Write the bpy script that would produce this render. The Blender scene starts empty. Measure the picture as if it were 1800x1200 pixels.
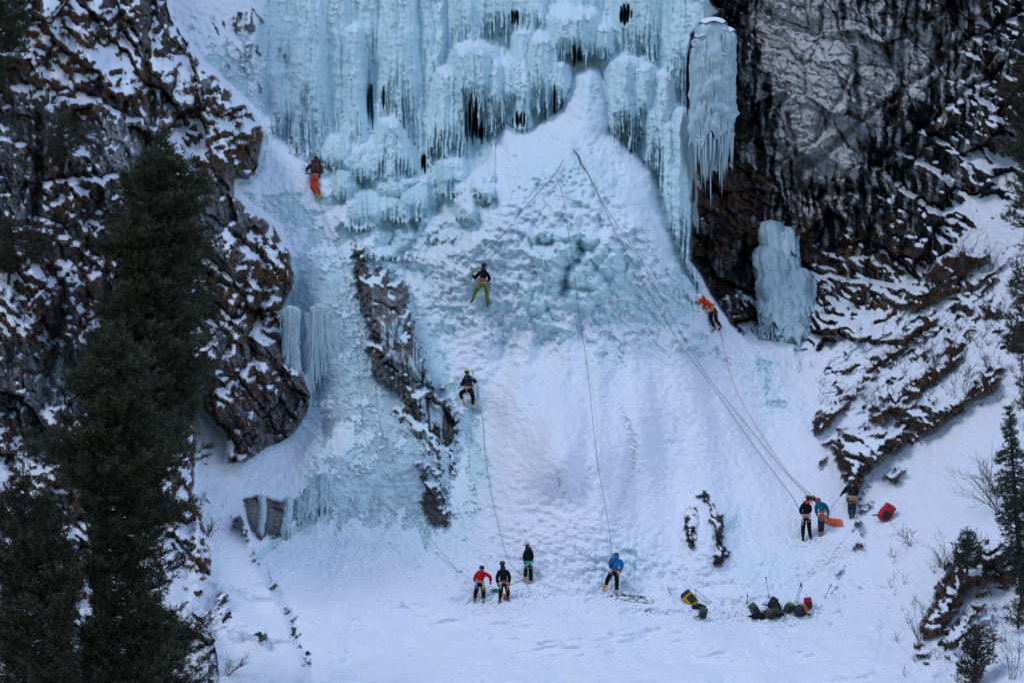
import bpy, bmesh, math, random
import numpy as np
from mathutils import Vector, Matrix

# ------------------------------------------------------------------ camera, sky, sun, exposure
sc = bpy.context.scene
COL = sc.collection
CAM_D, CAM_Z, K = 110.0, 10.5, 0.0239          # camera distance, height, metres per photo pixel at Y=0
cam = bpy.data.cameras.new("camera")
cam.sensor_width = 36.0
cam.lens = 36.0 * CAM_D / (1800 * K)
cam.clip_end = 2000
camo = bpy.data.objects.new("camera", cam)
camo.location = (0, -CAM_D, CAM_Z)
camo.rotation_euler = (math.radians(90), 0, 0)
COL.objects.link(camo)
sc.camera = camo

SUN_EL, SUN_AZ = 52.0, -62.0                    # degrees; azimuth of the sun seen from above, 0 = behind the camera
world = bpy.data.worlds.new("World")
sc.world = world
world.use_nodes = True
nt = world.node_tree
sky = nt.nodes.new("ShaderNodeTexSky")
sky.sky_type = 'NISHITA'
sky.sun_disc = False
sky.sun_elevation = math.radians(SUN_EL)
sky.sun_rotation = math.radians(180 + SUN_AZ)
sky.air_density = 1.1
sky.dust_density = 0.6
sky.ozone_density = 4.5
bg = nt.nodes["Background"]
bg.inputs[1].default_value = 0.138
nt.links.new(sky.outputs[0], bg.inputs[0])

sun = bpy.data.lights.new("sun", 'SUN')
sun.energy = 0.9
sun.angle = math.radians(22)
sun.color = (1.0, 0.97, 0.95)
suno = bpy.data.objects.new("sun", sun)
d = Vector((math.sin(math.radians(SUN_AZ)) * math.cos(math.radians(SUN_EL)),
            -math.cos(math.radians(SUN_AZ)) * math.cos(math.radians(SUN_EL)), math.sin(math.radians(SUN_EL))))
suno.rotation_euler = d.to_track_quat('Z', 'Y').to_euler()
suno.location = (0, -30, 60)
COL.objects.link(suno)

vs = sc.view_settings
vs.view_transform = 'Standard'
vs.look = 'None'
vs.gamma = 1
vs.exposure = 0.36
sc.cycles.max_bounces = 5
sc.cycles.diffuse_bounces = 3
sc.cycles.use_denoising = True

# ------------------------------------------------------------------ naming helpers
def tag(o, label=None, cat=None, group=None, kind=None):
    if label: o["label"] = label
    if cat: o["category"] = cat
    if group: o["group"] = group
    if kind: o["kind"] = kind
    return o

def empty(name, loc, label, cat, group=None):
    o = bpy.data.objects.new(name, None)
    o.location = loc
    o.empty_display_size = 0.2
    COL.objects.link(o)
    return tag(o, label, cat, group)

def link_mesh(name, me, mat, parent=None):
    o = bpy.data.objects.new(name, me)
    if mat is not None:
        me.materials.append(mat)
    COL.objects.link(o)
    if parent is not None:
        o.parent = parent
        o.matrix_parent_inverse = Matrix.Identity(4)
        o.location = (0, 0, 0)
    return o

# ------------------------------------------------------------------ numpy noise
rs = np.random.RandomState(7)
PERM = rs.permutation(256).astype(np.int32)
PERM = np.concatenate([PERM, PERM])
ANG = rs.rand(256) * 2 * math.pi
GX, GY = np.cos(ANG).astype(np.float32), np.sin(ANG).astype(np.float32)
RND = rs.rand(3, 256).astype(np.float32)

def perlin(x, y, seed=0):
    x = x + seed * 17.31; y = y + seed * 9.77
    xi = np.floor(x).astype(np.int32); yi = np.floor(y).astype(np.int32)
    xf = (x - xi).astype(np.float32); yf = (y - yi).astype(np.float32)
    u = xf * xf * xf * (xf * (xf * 6 - 15) + 10); v = yf * yf * yf * (yf * (yf * 6 - 15) + 10)
    xi &= 255; yi &= 255
    def g(dx, dy):
        h = PERM[PERM[(xi + dx) & 255] + ((yi + dy) & 255)]
        return GX[h] * (xf - dx) + GY[h] * (yf - dy)
    a = g(0, 0); a += (g(1, 0) - a) * u
    b = g(0, 1); b += (g(1, 1) - b) * u
    return (a + (b - a) * v) * 1.4

def fbm(x, y, o=4, seed=0, gain=0.5):
    s = 0; a = 1; f = 1; t = 0
    for i in range(o):
        s = s + a * perlin(x * f, y * f, seed + i * 3.7); t += a; a *= gain; f *= 2.03
    return s / t

def ridged(x, y, o=4, seed=0):
    s = 0; a = 1; f = 1; t = 0
    for i in range(o):
        s = s + a * (1 - np.abs(perlin(x * f, y * f, seed + i * 3.7)) * 2); t += a; a *= .5; f *= 2.03
    return s / t

def worley(x, y, seed=0):
    """F1, F2 and the offset to and the random values of the nearest cell"""
    xi = np.floor(x).astype(np.int32); yi = np.floor(y).astype(np.int32)
    xf = (x - xi).astype(np.float32); yf = (y - yi).astype(np.float32)
    f1 = np.full(x.shape, 9., np.float32); f2 = f1.copy(); hid = np.zeros(x.shape, np.int32)
    ox = np.zeros(x.shape, np.float32); oy = ox.copy()
    for i in (-1, 0, 1):
        for j in (-1, 0, 1):
            h = PERM[(PERM[(xi + i + seed * 13) & 255] + yi + j + seed * 7) & 255]
            dx = i + RND[0][h] - xf; dy = j + RND[1][h] - yf
            dd = dx * dx + dy * dy
            m = dd < f1
            f2 = np.where(m, f1, np.minimum(f2, dd)); f1 = np.where(m, dd, f1)
            hid = np.where(m, h, hid); ox = np.where(m, dx, ox); oy = np.where(m, dy, oy)
    return np.sqrt(f1), np.sqrt(f2), ox, oy, hid

def facets(x, y, seed=0):
    """angular broken-rock relief: every cell a tilted plane"""
    f1, f2, ox, oy, h = worley(x, y, seed)
    return (RND[2][h] - .5) + ox * (GX[h]) + oy * (GY[h]), f2 - f1

def sstep(a, b, x):
    t = np.clip((x - a) / (b - a), 0, 1)
    return t * t * (3 - 2 * t)

# ------------------------------------------------------------------ the relief: depth of the mountainside over the view's grid
def axis(lo, hi, step, far, n):
    core = np.arange(lo, hi + step, step)
    out = np.linspace(0, 1, n + 1)[1:] ** 1.8
    return np.concatenate([(lo - out * far)[::-1], core, core[-1] + out * far])
STEP = 1.6
ax_x = axis(-30, 1830, STEP, 420, 60)
ax_y = axis(-30, 1230, STEP, 300, 45)
X, Y_ = np.meshgrid(ax_x, ax_y)
X = X.astype(np.float32); V = Y_.astype(np.float32)          # photo pixel coordinates
NR, NC = X.shape

def W(px, py, y):                                             # pixel + depth -> world
    s = K * (y + CAM_D) / CAM_D
    return ((px - 900) * s, y, CAM_Z - (py - 600) * s)

CT = np.array([
 [16,16,16,16,18,22,24,25,25,25,25,22,18,16,15,14,14],
 [12,12,13,14,17,20,22,23,23,23,23,20,16,14,12,11,11],
 [ 8, 8, 9,10,14,17.5,19.5,20,20,20,20,18,15,13,11,10,9],
 [ 6, 6, 7, 8,11,15,17.5,18.5,18.5,18,18,18,15,13,10,8,7],
 [ 3, 4, 5, 6, 8,12,15,16,14.5,13.5,15,18,17,14,9,6,5],
 [ 1, 1, 3, 4, 6,9.5,12,12.5,11.5,11,13,17,17,13,7,4,3],
 [-1, 0, 1, 2, 4, 7,9,9.5,8.5,8,10.2,14.5,13.2,9,4,2,1],
 [-3,-2,-1, 0, 2, 5,6.8,6.8,5.5,5.4,7,10.2,8.7,5,1,-1,-2],
 [-6,-5,-4,-3,-1, 2.2,4.4,4.2,2.8,2.6,3.7,4.6,4,1,-2.5,-4,-5],
 [-9,-8,-7,-6,-4,-1.8,-.3,-.1,-.2,-.3,-.3,0,-1,-3,-6,-8,-9],
 [-12,-11,-11,-9.5,-8,-7.5,-7,-7,-7,-7,-7,-7.2,-7.6,-8.6,-10,-12,-13],
 [-17,-16,-15,-15,-14,-14,-14,-14,-14,-14,-14,-14,-14,-15,-16,-18,-19],
 [-23,-22,-22,-21,-21,-21,-21,-21,-21,-21,-21,-21,-21,-22,-23,-25,-26]], float)
def bsp(vals, lo, step, n):
    Wt = np.zeros((len(vals), n)); t = (vals - lo) / step
    i = np.clip(np.floor(t).astype(int), 0, n - 2); f = t - i
    b = [(1-f)**3/6, (3*f**3-6*f**2+4)/6, (-3*f**3+3*f**2+3*f+1)/6, f**3/6]
    for q in range(4):
        np.add.at(Wt, (np.arange(len(vals)), np.clip(i + q - 1, 0, n - 1)), b[q])
    return Wt
BASE = (bsp(ax_y, -300, 150, 13) @ CT @ bsp(ax_x, -300, 150, 17).T).astype(np.float32)

# warped coordinates so that no outline is straight
wx = fbm(X/60, V/60, 4, 1) * 14 + fbm(X/9, V/9, 2, 2) * 3
wy = fbm(X/60, V/60, 4, 5) * 14 + fbm(X/9, V/9, 2, 6) * 3
XW, VW = X + wx, V + wy

def sdf(poly, warp=1.0, margin=90):
    """signed distance in pixels, positive inside; far away = -margin"""
    p = np.array(poly, np.float32)
    x0, y0 = p.min(0) - margin; x1, y1 = p.max(0) + margin
    c0, c1 = np.searchsorted(ax_x, [x0, x1]); r0, r1 = np.searchsorted(ax_y, [y0, y1])
    out = np.full((NR, NC), -float(margin), np.float32)
    if c1 <= c0 or r1 <= r0: return out
    xs = X[r0:r1, c0:c1] + warp * wx[r0:r1, c0:c1]; ys = V[r0:r1, c0:c1] + warp * wy[r0:r1, c0:c1]
    dm = np.full(xs.shape, 1e9, np.float32); ins = np.zeros(xs.shape, bool)
    n = len(p)
    for i in range(n):
        a, b = p[i], p[(i + 1) % n]
        e = b - a; L = float(e @ e) + 1e-9
        t = np.clip(((xs - a[0]) * e[0] + (ys - a[1]) * e[1]) / L, 0, 1)
        ddx = xs - a[0] - t * e[0]; ddy = ys - a[1] - t * e[1]
        dm = np.minimum(dm, ddx * ddx + ddy * ddy)
        if a[1] != b[1]:
            c = ((a[1] > ys) != (b[1] > ys)) & (xs < (b[0] - a[0]) * (ys - a[1]) / (b[1] - a[1]) + a[0])
            ins ^= c
    dm = np.sqrt(dm)
    out[r0:r1, c0:c1] = np.maximum(np.where(ins, dm, -dm), -margin)
    return out

def blob(cx, cy, rx, ry, ang=0, warp=.6):
    a = math.radians(ang); dx = X + warp * wx - cx; dy = V + warp * wy - cy
    u = (dx * math.cos(a) + dy * math.sin(a)) / rx; v = (-dx * math.sin(a) + dy * math.cos(a)) / ry
    return np.exp(-(u * u + v * v))

# --- outlines ---
P_LEFT = [(-900,-700),(280,-700),(288,-60),(293,0),(300,37),(320,63),(350,113),(380,137),(413,170),(440,197),(463,247),(457,290),
          (440,318),(412,318),(415,347),(450,373),(483,400),(510,443),(518,483),(514,512),(496,535),(500,560),(528,640),(547,693),
          (537,733),(520,763),(467,790),(455,797),(430,815),(402,815),(396,770),(350,705),(340,720),(345,800),(338,860),(352,905),(363,947),(371,1000),
          (352,1047),(372,1110),(385,1190),(400,1700),(-900,1700)]
P_RIGHT = [(1236,-40),(1248,8),(1262,22),(1240,34),(1214,60),(1210,120),(1214,200),(1216,300),(1214,340),(1212,455),(1228,480),(1250,520),(1285,570),
           (1318,605),(1345,612),(1395,610),(1400,632),(1450,618),(1530,590),(1575,560),(1600,520),(1640,470),(1700,422),(1730,400),
           (1770,392),(1840,400),(1900,380),(2600,300),(2600,-700),(1200,-700)]
S_LEFT = sdf(P_LEFT, .5, 200)
S_RIGHT = sdf(P_RIGHT, .35, 160)

Yd = BASE.copy()
# gully behind the left buttress, buttress edge rounded
Yd += 2.2 * sstep(6, -8, S_LEFT) * np.exp(-np.clip(-S_LEFT, 0, None) / 70) * sstep(900, 700, V)
Yd -= 1.6 * np.sqrt(np.clip(1 - (1 - np.clip(S_LEFT / 70, 0, 1)) ** 2, 0, 1)) * (S_LEFT > 0)
# dark recess under the right-hand overhang
Yd += 2.4 * sstep(0, 10, S_RIGHT) * sstep(640, 560, V) * sstep(1520, 1300, X)
Yd += 1.0 * sstep(0, 8, S_RIGHT)

def streak(fx, fy, seed):
    return perlin(XW * fx, V * fy, seed)

def blur(a, r):
    for axn in (0, 1):
        k = np.ones(2 * r + 1) / (2 * r + 1)
        pad = [(0, 0), (0, 0)]; pad[axn] = (r + 1, r)
        c = np.cumsum(np.pad(a, pad, mode='edge').astype(np.float64), axis=axn)
        a = (np.take(c, np.arange(2 * r + 1, c.shape[axn]), axn) - np.take(c, np.arange(0, c.shape[axn] - 2 * r - 1), axn)) / (2 * r + 1)
    return a.astype(np.float32)

# --- ice drapes: dome on top, hanging skirt below with a ragged lower edge
ICE = np.zeros((NR, NC), np.float32); DRAPE = np.zeros((NR, NC), np.float32); CAP = np.zeros((NR, NC), np.float32)
def drape(cx, cy, w, h, L, A, rag=25, lean=0.0, seed=0, tap=0.0):
    global DRAPE
    m = 1.35 * w + 20
    c0, c1 = np.searchsorted(ax_x, [cx - m, cx + m]); r0, r1 = np.searchsorted(ax_y, [cy - 30, cy + L + rag * 2 + 30])
    xs = X[r0:r1, c0:c1] + .35 * wx[r0:r1, c0:c1]; ys = V[r0:r1, c0:c1] + .35 * wy[r0:r1, c0:c1]
    t = (ys - cy)
    u = (xs - cx - lean * t) / (w * (1 - tap * np.clip(t / L, 0, 1)))
    top = np.clip(1 - u * u, 0, 1)
    # dome silhouette: the top edge falls away with |u|
    te = t - h * (1 - np.sqrt(np.clip(1 - u * u * .97, 0, 1)))
    capf = np.sqrt(np.clip(1 - (1 - np.clip(te / h, 0, 1)) ** 2, 0, 1))
    strand = np.clip(perlin(xs * .24, ys * .006, seed + 61) * 1.3 + perlin(xs * .5, ys * .01, seed + 71) * .8 + .45, 0, 1)
    rg = perlin(xs * .11, ys * 0.004, seed + 31) * rag + perlin(xs * .35, ys * 0.004, seed + 47) * rag * .8
    if L < 90: strand = strand * .35 + .6; rg = rg * .5
    end = L + rg + 20 * (strand - .5) - 18 * u * u
    bot = sstep(0, 3.0, end - te)
    thin = 1 - sstep(L * .45, L, te) * (1 - strand) * .42 - .2 * sstep(L * .6, L, te)
    o = A * 1.0 * top ** .5 * capf * bot * thin
    sub = DRAPE[r0:r1, c0:c1]
    DRAPE[r0:r1, c0:c1] = np.maximum(sub, o)

S_CONE = sdf([(1035,112),(1052,118),(1066,150),(1073,195),(1072,232),(1110,262),(1150,300),(1165,350),(1180,400),(1205,460),(1222,500),(1250,560),
              (1300,612),(1340,650),(1400,760),(1420,880),(1380,1000),(700,1000),(640,650),(700,450),(800,330),(855,280),(872,240),(886,218),
              (910,232),(935,228),(960,205),(985,192),(1000,165),(1008,130)], .35, 160)
# main falls, photo pixels: cx, cy(top), half width, dome height, length, bulge (m)
for i, a in enumerate([
    (508,118,34,10,120,1.0,18,0,.0), (545,-60,40,20,330,1.3,20,0,.0), (600,-60,30,20,330,1.1,30,0,.0),
    (655,-80,34,20,215,1.2,30,0,.1), (622,40,26,20,250,1.7,20,0,.0), (700,-60,42,20,300,2.0,25,0,.0), (755,-60,34,20,250,1.2,30,0,.0),
    (835,72,50,30,130,3.0,35,0,.0), (790,110,38,35,165,2.4,35,-.05,.0), (865,95,30,25,120,2.6,40,0,.0), (812,-60,36,20,160,1.2,30,0,0),
    (915,50,22,12,130,2.0,25,0,0), (905,95,42,30,110,2.4,25,0,0), (955,60,38,22,130,2.5,20,0,0), (1010,14,50,24,80,3.0,20,0,0),
    (1060,40,24,18,60,2.2,20,0,0), (975,100,34,20,80,2.3,22,0,0), (900,-50,60,20,110,1.6,25,0,0), (1130,-60,55,25,170,2.0,40,0,0),
    (1100,95,40,22,160,3.0,40,0,0), (1160,120,34,18,200,2.8,40,0,0), (1130,110,38,20,120,3.0,40,0,0), (1200,-50,55,25,250,2.2,60,0,0),
    (1196,186,22,22,330,3.8,20,.02,-.25), (1180,205,26,22,280,3.2,30,.06,-.1),
    (590,232,24,20,60,1.5,18,0,0), (688,200,22,30,110,2.6,12,0,-1.3), (640,252,34,22,60,2.0,12,0,-.3),
    (715,308,60,16,78,2.0,14,-.1,0), (650,330,44,20,70,1.6,14,-.2,0), (795,276,34,18,68,2.6,10,0,.2), (838,305,18,12,38,2.0,8,0,.2), (815,340,26,14,45,2.2,8,0,.3),
    (855,322,16,12,30,1.8,8,0,.2), (700,395,60,16,60,1.0,14,-.2,0), (770,372,44,16,50,1.2,12,0,0), (610,290,26,16,60,1.4,14,0,0)]):
    drape(*a[:6], rag=a[6], lean=a[7], tap=a[8], seed=i)
rd = random.Random(5)
for i in range(70):                                          # smaller bulges all over the wall
    cx = rd.uniform(480, 1215); cy = rd.uniform(-60, 300)
    if abs(cx - 1035) < 45 + max(0, cy - 110) * .9 and cy > 90: continue
    if cx < 600 and cy > 200: continue
    w = rd.uniform(8, 24)
    drape(cx, cy, w, w * .6, rd.uniform(40, 110), rd.uniform(.3, .8) + .55 * (DRAPE[np.searchsorted(ax_y, cy), np.searchsorted(ax_x, cx)]), rag=rd.uniform(10, 40), seed=50 + i)
DRAPE = np.maximum(DRAPE, blur(DRAPE, 8) * .80)
CONE_IN = sstep(-3, 5, S_CONE)
# the wall with hanging ice recedes, the snow cone stands in front of it
P_WALL = [(470,-700),(1240,-700),(1240,0),(1296,30),(1296,60),(1222,300),(1214,460),(1150,380),(1000,250),(900,300),(850,400),(700,450),(620,380),(600,330),(560,280),(500,250),(478,200),(470,100)]
S_WALL = sdf(P_WALL, .3, 120)
wall = sstep(-30, 20, S_WALL)
Yd += wall * 1.5
Yd -= DRAPE * (1 - .9 * CONE_IN * sstep(100, 130, V) * sstep(0, 1, (X > 870)))
cone_b = np.sqrt(np.clip(1 - (1 - np.clip(S_CONE / 60, 0, 1)) ** 2, 0, 1))
Yd -= cone_b * 3.0 * sstep(640, 420, V) * sstep(780, 900, X + (V - 250) * .3)
# ice relief: pipes and threads
pipes = ridged(XW / 36, V / 360, 2, 11) * .6 + ridged(XW / 10, V / 180, 2, 12) * .17 + perlin(X / 3.4, V / 110, 13) * .07
lat = sstep(-10, 10, S_WALL) * (1 - CONE_IN)
DRAPE_ = 0
Yd -= lat * pipes
# slots sunk into the ice, their shade also put into its colour (photo: 650,180  830,215  915,215  1012,95  1100,30)
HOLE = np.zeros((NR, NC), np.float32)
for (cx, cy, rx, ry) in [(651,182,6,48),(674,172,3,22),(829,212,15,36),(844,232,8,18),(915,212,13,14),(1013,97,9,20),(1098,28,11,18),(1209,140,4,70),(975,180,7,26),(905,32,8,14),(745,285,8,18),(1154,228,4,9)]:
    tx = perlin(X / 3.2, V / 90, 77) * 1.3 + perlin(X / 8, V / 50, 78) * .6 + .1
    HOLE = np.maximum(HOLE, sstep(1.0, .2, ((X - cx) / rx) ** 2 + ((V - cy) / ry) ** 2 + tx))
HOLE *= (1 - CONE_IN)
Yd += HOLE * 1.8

# cauliflower hollow in the middle of the cone
S_CAUL = sdf([(925,425),(960,405),(1040,410),(1112,455),(1108,490),(1060,520),(1040,560),(1015,548),(985,525),(950,490),(935,455)], .8, 60)
S_CAUL2 = sdf([(900,500),(940,505),(985,560),(978,580),(945,578),(920,550)], .8, 50)
caul = np.maximum(sstep(-8, 12, S_CAUL), sstep(-8, 10, S_CAUL2))
f1, f2, _, _, _ = worley(XW / 30, VW / 36, 3)
g1, g2, _, _, _ = worley(XW / 14, VW / 16, 4)
Yd += caul * (2.1 - 2.3 * np.sqrt(np.clip(1 - f1 ** 2 * 1.2, 0, 1)) - .35 * np.sqrt(np.clip(1 - g1 ** 2, 0, 1)))
h1, h2, _, _, _ = worley(XW / 50, VW / 40, 6)
bulbs = np.sqrt(np.clip(1 - h1 ** 2 * 1.3, 0, 1))
bz = np.clip(1.3 * blob(700, 370, 120, 90) + .9 * blob(830, 350, 70, 60) + .8 * blob(600, 290, 50, 50), 0, 1)
Yd -= bz * bulbs * 1.5
cz = np.clip(blob(1000, 430, 190, 190) * 1.2 + .6 * blob(880, 560, 150, 130), 0, 1)
Yd -= cz * (1 - caul) * (fbm(XW / 62, VW / 70, 3, 14) * .6 + .3 * (ridged(XW / 34, VW / 40, 2, 15) - .5))
fl_ = np.arctan2(X - 1035, V - 60 + 1e-3)
Yd -= sstep(560, 640, V) * sstep(1000, 850, V) * sstep(760, 850, X) * sstep(1450, 1300, X) * (perlin(fl_ * 9, V / 260, 16) * 1.0 + perlin(fl_ * 26, V / 200, 19) * .14)
# smaller bulbous lumps below: right of the cone and around
for (cx, cy, rx, ry, am) in [(1210,605,26,26,.35),(830,500,90,60,.14),(720,440,80,60,.2),(1090,1000,60,50,.3),(1000,380,90,60,.2),(880,400,80,80,.15)]:
    Yd -= blob(cx, cy, rx, ry) * am * (1 - np.clip(g1, 0, 1)) * 2
# avalanche mounds at the foot of the cone
Yd -= 3.2 * blob(990, 800, 80, 85) + .9 * blob(900, 690, 60, 50) + .5 * blob(1110, 760, 60, 160, 20) + .8 * blob(1020, 940, 120, 60)
Yd += .5 * blob(885, 800, 34, 120, 8)
# ledge and rib at the left foot: snow cone below the icicles
S_RIBF = sdf([(395,815),(455,797),(520,765),(560,740),(600,840),(570,900),(480,960),(455,985),(470,1010),(505,1070),(540,1165),(560,1260),(600,1700),(300,1700),(330,1000),(340,880)], .3, 60)
Yd -= 1.1 * sstep(-3, 14, S_RIBF) * sstep(850, 960, V)
# ice buttress left of centre: raised rib running down from the climber in orange trousers
P_BUT = [(505,440),(560,400),(620,430),(690,480),(745,560),(775,640),(800,740),(795,860),(790,915),(740,990),(640,960),(520,915),(530,880),(545,760),(548,690),(530,640),(515,540)]
S_BUT = sdf(P_BUT, .7, 80)
Yd -= 1.5 * sstep(-40, 60, S_BUT) * sstep(380, 480, V) * sstep(950, 780, V)

# --- rock outcrops standing out of the snow: name, polygon, bulge
OUT = {}
OUT['mid'] = ([(624,430),(640,452),(648,482),(680,480),(705,505),(716,545),(722,585),(738,625),(742,668),(722,672),(700,655),(672,625),(655,585),(640,540),(630,500),(622,470)], .9)
OUT['foot'] = ([(735,820),(752,812),(764,850),(775,880),(795,905),(786,922),(765,925),(745,905),(735,880),(750,860)], .5)
OUT['mid2'] = ([(655,590),(680,640),(720,675),(738,700),(735,730),(722,715),(700,690),(672,665),(652,625)], .5)
OUT['mid3'] = ([(735,700),(760,690),(785,710),(800,745),(795,775),(770,760),(750,735)], .5)
OUT['isl1'] = ([(1203,895),(1222,888),(1226,915),(1224,960),(1214,962),(1204,925)], .4)
OUT['isl2'] = ([(1222,868),(1240,862),(1256,890),(1268,905),(1272,950),(1283,975),(1266,995),(1250,990),(1262,950),(1246,915),(1248,885)], .5)
OUT['cave'] = ([(424,876),(450,868),(490,880),(520,885),(512,912),(495,942),(455,952),(440,930)], -.7)
OUT['dip'] = ([(444,1113),(465,1108),(470,1125),(455,1130)], .2)
# right slope bands, running up to the right
OUT['band_top'] = ([(1565,550),(1560,535),(1590,500),(1620,495),(1650,460),(1690,435),(1738,440),(1735,455),(1690,485),(1655,525),(1610,545)], 1.0)
OUT['band_mid'] = ([(1522,652),(1530,640),(1560,610),(1590,580),(1630,545),(1652,540),(1640,560),(1600,595),(1570,630),(1535,650)], .7)
OUT['band_long'] = ([(1548,700),(1580,690),(1610,665),(1640,645),(1668,620),(1665,595),(1702,598),(1705,615),(1680,640),(1655,665),(1630,690),(1600,705),(1560,712)], .9)
OUT['band_low'] = ([(1525,720),(1560,705),(1612,712),(1640,700),(1705,700),(1712,672),(1735,640),(1760,650),(1750,670),(1720,705),(1690,715),(1650,757),(1630,765),(1600,755),(1570,730),(1545,745)], 1.2)
OUT['band_left'] = ([(1431,755),(1438,730),(1480,700),(1500,678),(1520,680),(1490,715),(1465,740),(1448,763)], .8)
OUT['boulder'] = ([(1462,790),(1490,752),(1540,750),(1590,745),(1612,760),(1600,775),(1570,790),(1545,810),(1515,838),(1500,870),(1500,905),(1510,925),(1498,905),(1478,830),(1470,812)], 1.4)
OUT['low_a'] = ([(1452,780),(1480,750),(1485,758),(1465,783)], .4)
OUT['low_b'] = ([(1600,772),(1612,766),(1608,784),(1590,782)], .3)
OUT['right_big'] = ([(1612,1100),(1640,1060),(1660,1010),(1668,985),(1700,955),(1750,945),(1770,960),(1750,1000),(1700,1040),(1680,1080),(1650,1115),(1625,1120)], 1.6)
OUT['right_lowest'] = ([(1650,1125),(1700,1080),(1730,1068),(1700,1110),(1660,1150)], .8)
OUT['right_tuft'] = ([(1605,1130),(1620,1120),(1630,1150),(1622,1165)], .5)
OUT['sprig'] = ([(1556,838),(1580,825),(1592,812),(1596,820),(1572,850)], .4)
OUT['rim_a'] = ([(1490,640),(1510,625),(1505,640),(1492,655)], .4)
OUT['tip_a'] = ([(1462,655),(1488,650),(1470,665)], .3)
OUT['edge'] = ([(470,985),(478,1012),(483,1040)], .2)
for key, poly in [('ledge_a',[(502,1068),(515,1085),(523,1112),(517,1118),(508,1090)]),('ledge_b',[(478,1020),(485,1032),(482,1042),(476,1030)]),
                  ('ledge_c',[(530,1135),(540,1150),(541,1168),(532,1152)]),('ledge_d',[(443,965),(455,975),(455,992),(446,982)]),
                  ('ledge_e',[(386,1040),(398,1040),(404,1080),(402,1110),(392,1098),(380,1070)]),
                  ('ledge_f',[(408,905),(425,912),(430,935),(446,960),(438,958),(424,935),(410,925)]),
                  ('scrap_a',[(1770,585),(1800,560),(1830,560),(1830,590),(1780,600)]),('scrap_b',[(1725,540),(1755,535),(1755,555),(1730,557)]),
                  ('scrap_c',[(1500,960),(1515,940),(1512,955)]),('scrap_d',[(1465,1010),(1482,993),(1470,1012)]),('scrap_e',[(1436,812),(1450,802),(1440,822)]),
                  ('scrap_f',[(1505,872),(1530,855),(1520,872),(1508,880)]),('scrap_g',[(1505,895),(1535,878),(1520,900),(1508,906)]),
                  ('scrap_h',[(1730,1010),(1790,965),(1830,950),(1830,1000),(1760,1030)])]:
    OUT[key] = (poly, .35)
RU1_ = X * .788 - V * .616; RU2_ = X * .616 + V * .788
OUTM = np.full((NR, NC), -60., np.float32); OUTID = np.zeros((NR, NC), np.int16)
for i, (k, (poly, am)) in enumerate(OUT.items()):
    s = sdf(poly, .6 if am < .6 else 1.0, 60) + (6 if k[:3] == 'mid' else 0) + (fbm(X / 9, V / 7, 3, 17) * 9 + fbm(RU1_ / 40, RU2_ / 9, 3, 18) * 16 * (k[:3] != 'isl')) * (am > .3)
    Yd -= am * np.sqrt(np.clip(1 - (1 - np.clip(s / 22, 0, 1)) ** 2, 0, 1)) * (s > 0)
    OUTID = np.where((s > OUTM) & (s > -1), i + 1, OUTID); OUTM = np.maximum(OUTM, s)

Yd -= .9 * blob(1242, 930, 42, 60)
# --- region weights ---
ROCK = np.maximum(np.maximum(sstep(-2, 3, S_LEFT), sstep(-2, 3, S_RIGHT)), sstep(-2, 2, OUTM))
Uc, Us = math.cos(math.radians(-38)), math.sin(math.radians(-38))
RU1, RU2 = XW * Uc + VW * Us, -XW * Us + VW * Uc            # along / across lines rising to the right at 38 degrees
La, Lb_ = math.cos(math.radians(62)), math.sin(math.radians(62))
RL1, RL2 = XW * La + VW * Lb_, -XW * Lb_ + VW * La
exr = 1.0 * blob(1570, 640, 190, 75, -35) + .75 * blob(1500, 590, 120, 40, -25) + .8 * blob(1700, 500, 110, 60, -38) + .9 * blob(1730, 1040, 60, 110, 30) + .6 * blob(1560, 800, 60, 60, -40) + .5 * blob(1770, 620, 60, 80, 0) - .9 * blob(1640, 850, 90, 60, -40)
exr = exr * .62 - .62 + fbm(RU1 / 46, RU2 / 13, 4, 101) * .95
exl = 1.0 * blob(690, 560, 46, 110, -22) + 1.0 * blob(765, 760, 46, 120, -14) + .55 * blob(700, 730, 60, 60) + .5 * blob(440, 130, 90, 90, 40) + .7 * blob(430, 40, 50, 40, 0) + .5 * blob(500, 290, 14, 60, -25) + .6 * blob(770, 880, 26, 50) + .45 * blob(1260, 935, 22, 60) + .4 * blob(330, 1050, 50, 140) + .5 * blob(375, 880, 40, 60)
exl = exl * .85 - .72 + fbm(RL1 / 34, RL2 / 12, 5, 103) * .95
EX = np.where(X > 1330, exr, exl)
EXM = sstep(-.01, .05, EX)
Yd -= EXM * .22 * sstep(0, .3, EX)
ROCK = np.maximum(ROCK, EXM)

# ------------------------------------------------------------------ rock relief
ca, sa = math.cos(math.radians(-38)), math.sin(math.radians(-38))
U1, U2 = XW * ca - VW * sa, XW * sa + VW * ca               # along / across beds that rise to the right
cb, sb = math.cos(math.radians(62)), math.sin(math.radians(62))
L1, L2 = XW * cb + VW * sb, -XW * sb + VW * cb              # beds of the left buttress, falling to the right
leftw = sstep(700, 600, X)
A1 = np.where(leftw > .5, L1, U1); A2 = np.where(leftw > .5, L2, U2)
fz, ez = facets(A1 / 190, A2 / 100, 9)
fa, ea = facets(A1 / 80, A2 / 46, 1)
fb, eb = facets(A1 / 30, A2 / 14, 2)
fc, ec = facets(A1 / 11, A2 / 6, 3)
rockd = fz * 1.9 + fa * 1.0 + fb * .42 + fc * .19 + fbm(X / 120, V / 120, 3, 21) * 1.2 + fbm(X / 14, V / 14, 3, 22) * .16
rockd += np.where(X < 800, .4, 1.0) * (.35 * sstep(.12, 0, ea) + .2 * sstep(.1, 0, eb))      # joints
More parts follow.
